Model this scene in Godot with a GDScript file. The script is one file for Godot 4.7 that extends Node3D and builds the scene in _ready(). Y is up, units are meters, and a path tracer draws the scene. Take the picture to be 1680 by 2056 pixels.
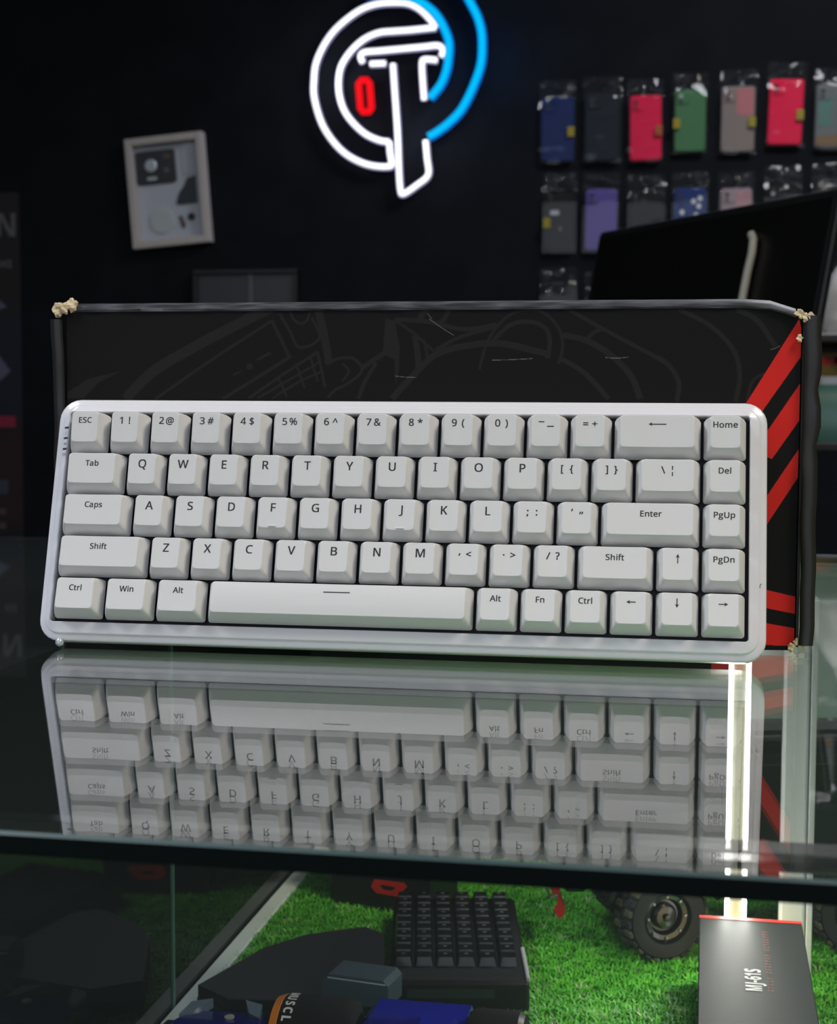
extends Node3D
# A white mechanical keyboard leaning on its box on a glass display counter in a dark shop.
# World axes follow the counter: x along its front edge, y up, -z towards the back wall.  Metres.

const TOP := 0.95          # upper face of the glass counter top
const TURF := 0.715        # tips of the artificial turf inside the cabinet
const BACK := -3.9         # inner face of the back wall

var M := {}
var used_names := {}
var sans: SystemFont
var bold: SystemFont


# ---------------------------------------------------------------- shapes
class Shape:
	var v := PackedVector3Array()
	var f: Array = []

	func add(pv: PackedVector3Array, pf: Array, xf := Transform3D.IDENTITY, closed := true) -> void:
		var at := v.size()
		var flip := false
		if closed:
			var vol := 0.0
			var mid := Vector3.ZERO
			for p in pv:
				mid += p
			mid /= maxi(pv.size(), 1)
			for q in pf:
				for k in range(1, q.size() - 1):
					vol += (pv[q[0]] - mid).dot((pv[q[k]] - mid).cross(pv[q[k + 1]] - mid))
			flip = vol < 0.0
		for p in pv:
			v.append(xf * p)
		for q in pf:
			var g := PackedInt32Array()
			for k in q.size():
				g.append(at + q[q.size() - 1 - k if flip else k])
			f.append(g)

	func box(size: Vector3, centre := Vector3.ZERO, bevel := 0.0, xf := Transform3D.IDENTITY) -> Shape:
		var h := size * 0.5
		var b := minf(bevel, minf(h.x, minf(h.y, h.z)) * 0.95)
		var pv := PackedVector3Array()
		var pf: Array = []
		if b <= 0.0:
			for i in 8:
				pv.append(centre + Vector3(h.x if i & 1 else -h.x, h.y if i & 2 else -h.y, h.z if i & 4 else -h.z))
			pf = [[0, 4, 6, 2], [1, 3, 7, 5], [0, 1, 5, 4], [2, 6, 7, 3], [0, 2, 3, 1], [4, 5, 7, 6]]
			add(pv, pf, xf)
			return self
		# three vertices at each corner: pulled in along y,z / x,z / x,y
		for i in 8:
			var s := Vector3(1 if i & 1 else -1, 1 if i & 2 else -1, 1 if i & 4 else -1)
			pv.append(centre + Vector3(s.x * h.x, s.y * (h.y - b), s.z * (h.z - b)))
			pv.append(centre + Vector3(s.x * (h.x - b), s.y * h.y, s.z * (h.z - b)))
			pv.append(centre + Vector3(s.x * (h.x - b), s.y * (h.y - b), s.z * h.z))
		var raw: Array = []
		var quads := [[0, 4, 6, 2], [1, 3, 7, 5], [0, 1, 5, 4], [2, 6, 7, 3], [0, 2, 3, 1], [4, 5, 7, 6]]
		var ax := [0, 0, 1, 1, 2, 2]
		for k in 6:
			var q := []
			for c in quads[k]:
				q.append(c * 3 + ax[k])
			raw.append(q)
		for e in [[0, 1], [2, 3], [4, 5], [6, 7]]:
			raw.append([e[0] * 3 + 1, e[1] * 3 + 1, e[1] * 3 + 2, e[0] * 3 + 2])
		for e in [[0, 2], [1, 3], [4, 6], [5, 7]]:
			raw.append([e[0] * 3, e[1] * 3, e[1] * 3 + 2, e[0] * 3 + 2])
		for e in [[0, 4], [1, 5], [2, 6], [3, 7]]:
			raw.append([e[0] * 3, e[1] * 3, e[1] * 3 + 1, e[0] * 3 + 1])
		for i in 8:
			raw.append([i * 3, i * 3 + 1, i * 3 + 2])
		for q in raw:
			var n: Vector3 = (pv[q[1]] - pv[q[0]]).cross(pv[q[2]] - pv[q[0]])
			if n.dot(pv[q[0]] + pv[q[2]] - 2.0 * centre) < 0.0:
				q.reverse()
			pf.append(q)
		add(pv, pf, xf, false)
		return self

	func loft(rings: Array, cap_a := true, cap_b := true, xf := Transform3D.IDENTITY, joined := false) -> Shape:
		var n: int = rings[0].size()
		var pv := PackedVector3Array()
		var pf: Array = []
		for r in rings:
			pv.append_array(r)
		var rows := rings.size()
		for i in (rows if joined else rows - 1):
			var a := i * n
			var b := ((i + 1) % rows) * n
			for k in n:
				var l := (k + 1) % n
				pf.append([a + k, a + l, b + l, b + k])
		if not joined and cap_a:
			var q := range(n)
			q.reverse()
			pf.append(q)
		if not joined and cap_b:
			pf.append(range((rows - 1) * n, rows * n))
		add(pv, pf, xf)
		return self

	func tube(path: PackedVector3Array, r: float, n := 10, closed := false, xf := Transform3D.IDENTITY, radii: Array = []) -> Shape:
		var rings: Array = []
		var up := Vector3.UP
		var m := path.size()
		for i in m:
			var a := path[(i - 1 + m) % m] if closed or i > 0 else path[0]
			var b := path[(i + 1) % m] if closed or i < m - 1 else path[m - 1]
			var t := (b - a).normalized()
			if absf(t.dot(up)) > 0.95:
				up = Vector3.FORWARD if absf(t.z) < 0.9 else Vector3.RIGHT
			var s := t.cross(up).normalized()
			up = s.cross(t).normalized()
			var ring := PackedVector3Array()
			var rr: float = r if radii.is_empty() else radii[i]
			for k in n:
				var w := TAU * k / n
				ring.append(path[i] + (s * cos(w) + up * sin(w)) * rr)
			rings.append(ring)
		return loft(rings, true, true, xf, closed)

	func lathe(profile: Array, n := 24, xf := Transform3D.IDENTITY, joined := false) -> Shape:
		# profile of (radius, height); turns about local y
		var rings: Array = []
		for p in profile:
			var ring := PackedVector3Array()
			for k in n:
				var w := TAU * k / n
				ring.append(Vector3(p[0] * cos(w), p[1], p[0] * sin(w)))
			rings.append(ring)
		return loft(rings, true, true, xf, joined)

	func prism(poly: PackedVector2Array, z0: float, z1: float, xf := Transform3D.IDENTITY, bevel := 0.0) -> Shape:
		var p2 := poly.duplicate()
		if Geometry2D.is_polygon_clockwise(p2):
			p2.reverse()
		var n := p2.size()
		var tri := Geometry2D.triangulate_polygon(p2)
		var pv := PackedVector3Array()
		var pf: Array = []
		for p in p2:
			pv.append(Vector3(p.x, p.y, z0))
		for p in p2:
			pv.append(Vector3(p.x, p.y, z1))
		for k in n:
			var l := (k + 1) % n
			pf.append([k, l, n + l, n + k])
		for t in range(0, tri.size(), 3):
			var a := tri[t]
			var b := tri[t + 1]
			var c := tri[t + 2]
			if (p2[b] - p2[a]).cross(p2[c] - p2[a]) < 0.0:
				var s := b
				b = c
				c = s
			pf.append([n + a, n + b, n + c])
			pf.append([a, c, b])
		add(pv, pf, xf, false)
		if z1 < z0:
			for i in range(f.size() - pf.size(), f.size()):
				f[i].reverse()
		return self

	func mesh(angle := 35.0) -> ArrayMesh:
		var near := cos(deg_to_rad(angle))
		var fn := PackedVector3Array()
		var around: Array = []
		around.resize(v.size())
		for i in f.size():
			var q: PackedInt32Array = f[i]
			var n := Vector3.ZERO
			for k in range(1, q.size() - 1):
				n += (v[q[k]] - v[q[0]]).cross(v[q[k + 1]] - v[q[0]])
			fn.append(n)
			for k in q:
				if around[k] == null:
					around[k] = PackedInt32Array()
				around[k].append(i)
		var ov := PackedVector3Array()
		var on := PackedVector3Array()
		for i in f.size():
			var q: PackedInt32Array = f[i]
			var own := fn[i].normalized()
			var cn := PackedVector3Array()
			for k in q:
				var s := Vector3.ZERO
				for j in around[k]:
					if fn[j].normalized().dot(own) > near:
						s += fn[j]
				cn.append(s.normalized() if s.length() > 0.0 else own)
			for k in range(1, q.size() - 1):
				for c in [0, k + 1, k]:
					ov.append(v[q[c]])
					on.append(cn[c])
		var a := []
		a.resize(Mesh.ARRAY_MAX)
		a[Mesh.ARRAY_VERTEX] = ov
		a[Mesh.ARRAY_NORMAL] = on
		var m := ArrayMesh.new()
		m.add_surface_from_arrays(Mesh.PRIMITIVE_TRIANGLES, a)
		return m


func sh() -> Shape:
	return Shape.new()


func v2(a: Array) -> PackedVector2Array:
	var p := PackedVector2Array()
	for q in a:
		p.append(Vector2(q[0], q[1]))
	return p


func at(x: float, y: float, z: float, turn := 0.0) -> Transform3D:
	return Transform3D(Basis(Vector3.UP, turn), Vector3(x, y, z))


# rounded rectangle, counter-clockwise from +z, with points along its edges too
func rrect(cx: float, cy: float, hw: float, hh: float, r: float, corner := 4, edge := 1) -> PackedVector2Array:
	var p := PackedVector2Array()
	r = minf(r, minf(hw, hh) * 0.999)
	var mids := [Vector2(cx + hw - r, cy + hh - r), Vector2(cx - hw + r, cy + hh - r), Vector2(cx - hw + r, cy - hh + r), Vector2(cx + hw - r, cy - hh + r)]
	for c in 4:
		for k in corner + 1:
			var w := PI / 2 * (c + float(k) / corner)
			p.append(mids[c] + Vector2(cos(w), sin(w)) * r)
		var a := p[p.size() - 1]
		var w2 := PI / 2 * (c + 1)
		var b: Vector2 = mids[(c + 1) % 4] + Vector2(cos(w2), sin(w2)) * r
		for k in range(1, edge):
			p.append(a.lerp(b, float(k) / edge))
	return p


func lift(p: PackedVector2Array, z: float) -> PackedVector3Array:
	var o := PackedVector3Array()
	for q in p:
		o.append(Vector3(q.x, q.y, z))
	return o


func slab(w: float, h: float, r: float, z0: float, z1: float, bevel := 0.001) -> Shape:
	# a rounded plate in the xy plane from z0 to z1 with a softened front rim
	return sh().loft([lift(rrect(0, 0, w / 2, h / 2, r, 5), z0), lift(rrect(0, 0, w / 2, h / 2, r, 5), z1 - bevel), lift(rrect(0, 0, w / 2 - bevel, h / 2 - bevel, r, 5), z1)])


func smooth_path(pts: Array, z: float, steps := 5) -> PackedVector3Array:
	var o := PackedVector3Array()
	var n := pts.size()
	for i in n - 1:
		var p0 := Vector2(pts[maxi(i - 1, 0)][0], pts[maxi(i - 1, 0)][1])
		var p1 := Vector2(pts[i][0], pts[i][1])
		var p2 := Vector2(pts[i + 1][0], pts[i + 1][1])
		var p3 := Vector2(pts[mini(i + 2, n - 1)][0], pts[mini(i + 2, n - 1)][1])
		for k in steps:
			var q := p1.cubic_interpolate(p2, p0, p3, float(k) / steps)
			o.append(Vector3(q.x, q.y, z))
	o.append(Vector3(pts[n - 1][0], pts[n - 1][1], z))
	return o


# ---------------------------------------------------------------- naming and tagging
func numbered(called: String) -> String:
	var n: int = used_names.get(called, 0)
	used_names[called] = n + 1
	return called if n == 0 else "%s_%03d" % [called, n]


func thing(called: String, label: String, category: String, xf := Transform3D.IDENTITY, group := "") -> Node3D:
	var o := Node3D.new()
	o.name = numbered(called)
	add_child(o)
	o.transform = xf
	o.set_meta("label", label)
	o.set_meta("category", category)
	if group:
		o.set_meta("group", group)
	return o


func struct(called: String, label: String) -> Node3D:
	var o := Node3D.new()
	o.name = called
	add_child(o)
	o.set_meta("kind", "structure")
	o.set_meta("label", label)
	return o


func part(parent: Node3D, called: String, what, m: Material, xf := Transform3D.IDENTITY, label := "") -> MeshInstance3D:
	var o := MeshInstance3D.new()
	o.name = called
	o.mesh = what.mesh() if what is Shape else what
	o.material_override = m
	o.transform = xf
	parent.add_child(o, true)
	if label:
		o.set_meta("label", label)
	return o


# ---------------------------------------------------------------- materials
func mat(called: String, c: Color, rough := 0.6, metal := 0.0) -> StandardMaterial3D:
	var m := StandardMaterial3D.new()
	m.resource_name = called
	m.albedo_color = c
	m.roughness = rough
	m.metallic = metal
	M[called] = m
	return m


func pane(called: String, c: Color, rough := 0.02) -> StandardMaterial3D:
	var m := mat(called, c, rough)
	m.transparency = BaseMaterial3D.TRANSPARENCY_ALPHA
	return m


func glow(called: String, c: Color, energy: float, base := Color(0.8, 0.8, 0.8)) -> StandardMaterial3D:
	var m := mat(called, base, 0.4)
	m.emission_enabled = true
	m.emission = c
	m.emission_energy_multiplier = energy
	return m


func noise_tex(freq: float, lo: Color, hi: Color, seed_: int, octaves := 4) -> NoiseTexture2D:
	var n := FastNoiseLite.new()
	n.seed = seed_
	n.frequency = freq
	n.fractal_octaves = octaves
	var g := Gradient.new()
	g.set_color(0, lo)
	g.set_color(1, hi)
	var t := NoiseTexture2D.new()
	t.width = 512
	t.height = 512
	t.seamless = true
	t.noise = n
	t.color_ramp = g
	return t


func materials() -> void:
	mat("keycap_white", Color(0.835, 0.832, 0.83), 0.5)
	mat("case_white", Color(0.86, 0.855, 0.87), 0.22)
	mat("legend_grey", Color(0.13, 0.13, 0.14), 0.6)
	mat("print_faint", Color(0.42, 0.43, 0.46), 0.6)
	mat("plate_black", Color(0.055, 0.055, 0.055), 0.55)
	mat("card_black", Color(0.085, 0.083, 0.082), 0.42)
	mat("card_gloss", Color(0.13, 0.122, 0.112), 0.36)
	var cw := mat("card_worn_sheen", Color(0.42, 0.43, 0.46), 0.5)  # scuffed, patchy card; the paler grey also paints in the fold's sheen
	cw.albedo_texture = noise_tex(0.012, Color(0.2, 0.2, 0.2), Color(1, 1, 1), 17, 2)
	cw.uv1_triplanar = true
	cw.uv1_scale = Vector3(7, 40, 40)
	mat("torn_card", Color(0.86, 0.79, 0.64), 0.95)
	pane("clear_glass", Color(0.75, 0.86, 0.82, 0.012), 0.012)
	mat("glass_edge", Color(0.035, 0.075, 0.07), 0.12)
	mat("ground_edge", Color(0.2, 0.29, 0.3), 0.45)
	mat("edge_green", Color(0.3, 0.46, 0.4), 0.3)
	pane("dark_glass", Color(0.02, 0.028, 0.026, 0.9), 0.04).metallic_specular = 0.3
	mat("laminate_black", Color(0.07, 0.072, 0.072), 0.45)
	mat("laminate_white", Color(0.88, 0.95, 0.91), 0.5)
	mat("frosted_green", Color(0.66, 0.76, 0.7), 0.6)
	mat("alu_white", Color(0.86, 0.88, 0.87), 0.35)
	mat("alu_channel", Color(0.6, 0.6, 0.52), 0.4, 0.3)
	var w := mat("paint_black", Color(0.105, 0.115, 0.13), 0.85)
	w.metallic_specular = 0.15
	w.albedo_texture = noise_tex(0.01, Color(0.85, 0.85, 0.85), Color(1, 1, 1), 3)
	w.uv1_triplanar = true
	w.uv1_world_triplanar = true
	mat("paint_side", Color(0.2, 0.2, 0.21), 0.8)
	mat("paint_pale", Color(0.36, 0.36, 0.36), 0.85)
	mat("ceiling_white", Color(0.72, 0.72, 0.72), 0.9)
	var fl := mat("floor_tile", Color(0.3, 0.285, 0.27), 0.5)
	fl.albedo_texture = noise_tex(0.02, Color(0.8, 0.8, 0.8), Color(1, 1, 1), 9)
	fl.uv1_triplanar = true
	fl.uv1_world_triplanar = true
	mat("frame_white", Color(0.72, 0.69, 0.67), 0.6)
	mat("paper_grey", Color(0.7, 0.72, 0.76), 0.85)
	mat("board_black", Color(0.13, 0.15, 0.18), 0.4)
	mat("foil_silver", Color(0.72, 0.76, 0.77), 0.3, 0.4)
	mat("part_grey", Color(0.35, 0.35, 0.36), 0.5)
	mat("part_brown", Color(0.34, 0.28, 0.26), 0.6)
	mat("frame_black", Color(0.06, 0.06, 0.062), 0.5)
	mat("panel_slate", Color(0.19, 0.2, 0.22), 0.35)
	mat("panel_bar", Color(0.3, 0.31, 0.32), 0.5)
	mat("plastic_black", Color(0.038, 0.04, 0.044), 0.45)
	mat("screen_black", Color(0.02, 0.02, 0.022), 0.35)
	mat("cable_grey", Color(0.6, 0.59, 0.55), 0.5)
	mat("metal_grey", Color(0.5, 0.51, 0.52), 0.3, 0.8)
	mat("rubber", Color(0.14, 0.145, 0.145), 0.85)
	mat("rubber_black", Color(0.03, 0.03, 0.03), 0.75).metallic_specular = 0.3
	mat("tread_dust", Color(0.3, 0.29, 0.22), 0.95)
	mat("rim_black", Color(0.06, 0.062, 0.064), 0.22)
	mat("hook_red", Color(0.82, 0.1, 0.12), 0.35)
	mat("logo_red", Color(0.8, 0.13, 0.09), 0.5)
	mat("box_slate", Color(0.19, 0.215, 0.205), 0.55).metallic_specular = 0.25
	mat("box_red", Color(0.86, 0.2, 0.18), 0.5)
	mat("print_red", Color(0.5, 0.2, 0.17), 0.6)
	mat("print_white", Color(0.82, 0.84, 0.84), 0.5)
	mat("paint_blue", Color(0.07, 0.1, 0.55), 0.12)
	mat("paint_deep_blue", Color(0.06, 0.06, 0.42), 0.12)
	mat("headlamp", Color(0.45, 0.52, 0.58), 0.15)
	mat("cap_slate", Color(0.3, 0.36, 0.4), 0.3)
	mat("letter_orange", Color(0.85, 0.5, 0.1), 0.6)
	mat("letter_white", Color(0.8, 0.8, 0.78), 0.6)
	mat("turf_mat", Color(0.2, 0.56, 0.14), 0.9)
	var tb := mat("turf_blade", Color(1, 1, 1), 0.45)
	tb.vertex_color_use_as_albedo = true
	tb.backlight_enabled = true
	tb.backlight = Color(0.45, 0.45, 0.45)
	pane("bag_film", Color(0.8, 0.82, 0.85, 0.012), 0.05).metallic_specular = 0.36
	pane("window_glass", Color(0.9, 0.95, 0.95, 0.03), 0.02)
	glow("neon_white", Color(0.95, 0.95, 1.0), 0.95)
	glow("neon_sleeve", Color(0.7, 0.68, 0.82), 0.4, Color(0.3, 0.3, 0.33))
	glow("neon_blue", Color(0.0, 0.76, 1.0), 0.62, Color(0.03, 0.1, 0.14))
	glow("neon_blue_sleeve", Color(0.0, 0.5, 0.95), 0.45, Color(0.02, 0.05, 0.1))
	glow("neon_red", Color(1.0, 0.05, 0.09), 0.62, Color(0.12, 0.02, 0.02))
	for k in ["neon_blue", "neon_blue_sleeve", "neon_red", "neon_sleeve"]:
		M[k].metallic_specular = 0.1
	glow("led_tube", Color(1.0, 1.0, 0.97), 5.0)
	glow("led_strip", Color(1.0, 1.0, 0.97), 2.0)
	glow("lamp_cool", Color(0.93, 0.96, 1.0), 4.0)
	glow("lamp_warm", Color(1.0, 0.955, 0.89), 4.0)


func _ready() -> void:
	# ------------------------------------------------ camera
	var cam := Camera3D.new()
	cam.name = "camera"
	add_child(cam)
	var lens := CameraAttributesPhysical.new()
	lens.frustum_focal_length = 36.28        # vertical field of 36.6 degrees
	lens.frustum_focus_distance = 0.69
	lens.frustum_near = 0.05
	lens.frustum_far = 60.0
	lens.exposure_aperture = 13.5
	cam.attributes = lens
	cam.transform = Transform3D(Basis(Vector3(0.98295, 0.0043, -0.18384), Vector3(-0.01789, 0.99723, -0.07222), Vector3(0.18302, 0.07428, 0.98030)).orthonormalized(), Vector3(0, 1.0635, 0))
	cam.current = true
	# ------------------------------------------------ daylight outside the shop front, exposure
	var env := Environment.new()
	var sky_m := ProceduralSkyMaterial.new()
	sky_m.sky_top_color = Color(0.78, 0.84, 0.93)
	sky_m.sky_horizon_color = Color(0.9, 0.92, 0.95)
	sky_m.ground_bottom_color = Color(0.42, 0.41, 0.4)
	sky_m.ground_horizon_color = Color(0.6, 0.59, 0.57)
	sky_m.sky_energy_multiplier = 1.0
	sky_m.ground_energy_multiplier = 1.0
	var sky := Sky.new()
	sky.sky_material = sky_m
	env.background_mode = Environment.BG_SKY
	env.sky = sky
	env.background_energy_multiplier = 1.0
	env.tonemap_mode = Environment.TONE_MAPPER_LINEAR
	env.tonemap_exposure = 1.6
	env.sdfgi_enabled = true
	env.ssao_enabled = true
	env.ssil_enabled = true
	var we := WorldEnvironment.new()
	we.name = "world"
	we.environment = env
	add_child(we)

	sans = SystemFont.new()
	sans.font_names = PackedStringArray(["Droid Sans"])
	bold = SystemFont.new()
	bold.font_names = PackedStringArray(["Droid Sans"])
	bold.font_weight = 700
	materials()
	ceiling_lamp("cool white square panel lamp on ceiling above the counter", M.lamp_cool, Color(0.93, 0.96, 1.0), Vector3(-1.6, 2.78, -0.1), 2.2)
	ceiling_lamp("warm white square panel lamp on ceiling over right of counter", M.lamp_warm, Color(1.0, 0.955, 0.89), Vector3(1.1, 2.78, 0.0), 1.9)
	ceiling_lamp("white square panel lamp on ceiling near the phone cases", M.lamp_cool, Color(0.97, 0.97, 1.0), Vector3(0.55, 2.78, -2.75), 1.2)
	room()
	counter()
	front_light()
	turf()
	keyboard_box()
	keyboard()
	neon_sign()
	wall_pictures()
	phone_cases()
	monitor()
	display_rack()
	cabinet_goods()


# ---------------------------------------------------------------- room
func ceiling_lamp(label: String, m: Material, c: Color, where: Vector3, energy: float) -> void:
	var t := thing("ceiling_lamp", label, "lamp", Transform3D(Basis.IDENTITY, where))
	part(t, "housing", sh().box(Vector3(0.66, 0.03, 0.66), Vector3(0, 0.005, 0), 0.004), M.frame_white)
	part(t, "diffuser", sh().box(Vector3(0.6, 0.006, 0.6), Vector3(0, -0.013, 0), 0.002), m)
	var l := AreaLight3D.new()
	l.name = "panel_light"
	l.area_size = Vector2(0.6, 0.6)
	l.light_color = c
	l.light_energy = energy
	l.shadow_enabled = true
	l.area_range = 12.0
	l.rotation.x = -PI / 2
	l.position = Vector3(0, -0.02, 0)
	t.add_child(l)


func room() -> void:
	var o := struct("floor", "grey tiled shop floor")
	part(o, "slab", sh().box(Vector3(5.2, 0.1, 6.0), Vector3(-0.2, -0.05, -1.2)), M.floor_tile)
	o = struct("ceiling", "white painted shop ceiling")
	part(o, "slab", sh().box(Vector3(5.2, 0.1, 6.0), Vector3(-0.2, 2.85, -1.2)), M.ceiling_white)
	o = struct("wall_back", "black painted wall behind the counter")
	part(o, "slab", sh().box(Vector3(5.2, 2.8, 0.1), Vector3(-0.2, 1.4, BACK - 0.05)), M.paint_black)
	o = struct("wall_left", "dark grey side wall of the shop")
	part(o, "slab", sh().box(Vector3(0.1, 2.8, 5.6), Vector3(-2.65, 1.4, -1.1)), M.paint_side)
	o = struct("wall_right", "dark grey side wall of the shop")
	part(o, "slab", sh().box(Vector3(0.1, 2.8, 5.6), Vector3(2.25, 1.4, -1.1)), M.paint_side)
	o = struct("wall_front", "pale wall round the shop window")
	part(o, "pier", sh().box(Vector3(0.6, 2.8, 0.1), Vector3(-2.3, 1.4, 1.75)), M.paint_pale)
	part(o, "pier", sh().box(Vector3(0.6, 2.8, 0.1), Vector3(1.9, 1.4, 1.75)), M.paint_pale)
	part(o, "apron", sh().box(Vector3(3.6, 0.45, 0.1), Vector3(-0.2, 0.225, 1.75)), M.paint_pale)
	part(o, "lintel", sh().box(Vector3(3.6, 0.3, 0.1), Vector3(-0.2, 2.65, 1.75)), M.paint_pale)
	o = struct("window_1", "wide shop window")
	var fr := sh().box(Vector3(3.6, 0.05, 0.06), Vector3(-0.2, 0.475, 1.75), 0.004).box(Vector3(3.6, 0.05, 0.06), Vector3(-0.2, 2.475, 1.75), 0.004)
	for x in [-1.975, -0.2, 1.575]:
		fr.box(Vector3(0.05, 1.95, 0.06), Vector3(x, 1.475, 1.75), 0.004)
	part(o, "window_frame", fr, M.frame_black)
	for x in [-1.0875, 0.6875]:
		part(o, "pane", sh().box(Vector3(1.725, 1.95, 0.006), Vector3(x, 1.475, 1.75)), M.window_glass)


# ---------------------------------------------------------------- counter
func counter() -> void:
	var x0 := -1.25
	var x1 := 0.95
	var z0 := -1.16
	var z1 := -0.3696
	var w := x1 - x0
	var cx := (x0 + x1) / 2
	var d := z1 - z0
	var cz := (z0 + z1) / 2
	var t := thing("glass_counter_top", "wide clear glass counter top carrying the white keyboard", "counter top", at(cx, TOP - 0.006, cz))
	var ch := 0.0009
	var sheet := sh()
	sheet.box(Vector3(w - ch * 2, 0.0014, d - ch * 2), Vector3(0, 0.0053, 0))
	sheet.f = [sheet.f[2], sheet.f[3]]
	part(t, "sheet", sheet, M.clear_glass)
	var e := sh()
	e.loft([lift_y(rrect(0, 0, w / 2, d / 2, 0.004, 3), 0.0), lift_y(rrect(0, 0, w / 2, d / 2, 0.004, 3), 0.006 - ch)], false, false)
	part(t, "edge", e, M.glass_edge, Transform3D.IDENTITY, "dark green cut edge of the glass")
	e = sh().loft([lift_y(rrect(0, 0, w / 2, d / 2, 0.004, 3), 0.006 - ch), lift_y(rrect(0, 0, w / 2 - ch, d / 2 - ch, 0.004, 3), 0.006)], false, false)
	part(t, "arris", e, M.ground_edge, Transform3D.IDENTITY, "pale ground arris of the glass edge")

	var c := thing("display_cabinet", "glass display cabinet with a black base under the counter top", "cabinet", at(cx, 0, cz))
	var o := Vector3(-cx, 0, -cz)
	part(c, "plinth", sh().box(Vector3(w - 0.06, 0.68, d - 0.05), Vector3(0, 0.34, -0.01), 0.004), M.laminate_black)
	part(c, "shelf_board", sh().box(Vector3(w - 0.04, 0.025, d - 0.03), Vector3(0, 0.6925, 0), 0.002), M.laminate_black)
	var ph := TOP - 0.006 - 0.705
	var py := 0.705 + ph / 2
	part(c, "front_pane", sh().box(Vector3(w - 0.06, ph - 0.0004, 0.006), Vector3(0, py, -0.4055 - cz)), M.clear_glass)
	part(c, "pane_edge", sh().box(Vector3(w - 0.06, 0.0003, 0.0062), Vector3(0, TOP - 0.0063, -0.4055 - cz)), M.glass_edge)
	# the side panes behind the white strip, butted at a joint
	part(c, "side_pane", sh().box(Vector3(0.006, ph, 0.31), Vector3(-0.2985, py, -0.982) + o), M.dark_glass)
	part(c, "side_pane", sh().box(Vector3(0.006, ph, 0.41), Vector3(-0.2985, py, -0.6155) + o), M.dark_glass)
	part(c, "joint", sh().box(Vector3(0.007, ph, 0.0035), Vector3(-0.2982, py, -0.8235) + o), M.edge_green, Transform3D.IDENTITY, "pale green glass joint")
	part(c, "edge_strip", sh().box(Vector3(0.0115, 0.011, 0.74), Vector3(-0.28875, 0.7095, -0.775) + o, 0.001), M.laminate_white, Transform3D.IDENTITY, "white strip along the turf")
	part(c, "back_panel", sh().box(Vector3(0.93, ph, 0.006), Vector3(-0.46, py, -1.15) + o), M.laminate_black)
	part(c, "back_panel", sh().box(Vector3(0.9, ph, 0.006), Vector3(0.475, py, -1.152) + o), M.frosted_green, Transform3D.IDENTITY, "pale green back panel")
	part(c, "end_pane", sh().box(Vector3(0.006, ph, 0.74), Vector3(x0 + 0.033, py, -0.78) + o), M.dark_glass)
	part(c, "end_pane", sh().box(Vector3(0.006, ph, 0.74), Vector3(x1 - 0.033, py, -0.78) + o), M.clear_glass)
	var post := sh().box(Vector3(0.0155, ph - 0.006, 0.014), Vector3(0.0552, py + 0.003, -0.952) + o, 0.002).box(Vector3(0.0035, ph - 0.006, 0.016), Vector3(0.0652, py + 0.003, -0.951) + o, 0.0006)
	part(c, "corner_post", post, M.alu_white, Transform3D.IDENTITY, "white aluminium post")

	var l := thing("cabinet_light", "upright pair of thin white light tubes inside the glass cabinet", "light", at(0.0214, 0.705, -0.94))
	part(l, "channel", sh().box(Vector3(0.0135, 0.232, 0.004), Vector3(0, 0.118, -0.004), 0.0008), M.alu_channel)
	for x in [-0.0051, 0.0051]:
		part(l, "light_tube", sh().tube(PackedVector3Array([Vector3(x, 0.004, 0), Vector3(x, 0.12, 0), Vector3(x, 0.232, 0)]), 0.0014, 10), M.led_tube)
	for x in [-0.0051, 0.0051]:
		var al := AreaLight3D.new()
		al.name = "tube_light"
		al.area_size = Vector2(0.0028, 0.22)
		al.light_color = Color(1.0, 1.0, 0.96)
		al.light_energy = 0.008
		al.area_range = 6.0
		al.shadow_enabled = true
		al.rotation.y = PI
		al.position = Vector3(x, 0.12, 0.0017)
		l.add_child(al)


func front_light() -> void:
	# slim bar under the front of the glass, shining down and back onto the turf
	var l := thing("shelf_light", "slim black light bar under the front edge of the glass top", "light", at(0.105, TOP - 0.0062, -0.4165))
	part(l, "profile", sh().box(Vector3(0.27, 0.005, 0.013), Vector3(0, -0.0026, -0.0005), 0.0008), M.plastic_black)
	part(l, "light_strip", sh().box(Vector3(0.26, 0.0006, 0.008), Vector3(0, -0.0053, -0.0005)), M.led_strip)
	var al := AreaLight3D.new()
	al.name = "strip_light"
	al.area_size = Vector2(0.26, 0.008)
	al.light_color = Color(1.0, 1.0, 0.97)
	al.light_energy = 0.03
	al.area_range = 6.0
	al.shadow_enabled = true
	al.rotation.x = -PI / 2
	al.position = Vector3(0, -0.0062, -0.0005)
	l.add_child(al)


func lift_y(p: PackedVector2Array, y: float) -> PackedVector3Array:
	var o := PackedVector3Array()
	for q in p:
		o.append(Vector3(q.x, y, -q.y))
	return o


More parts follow.
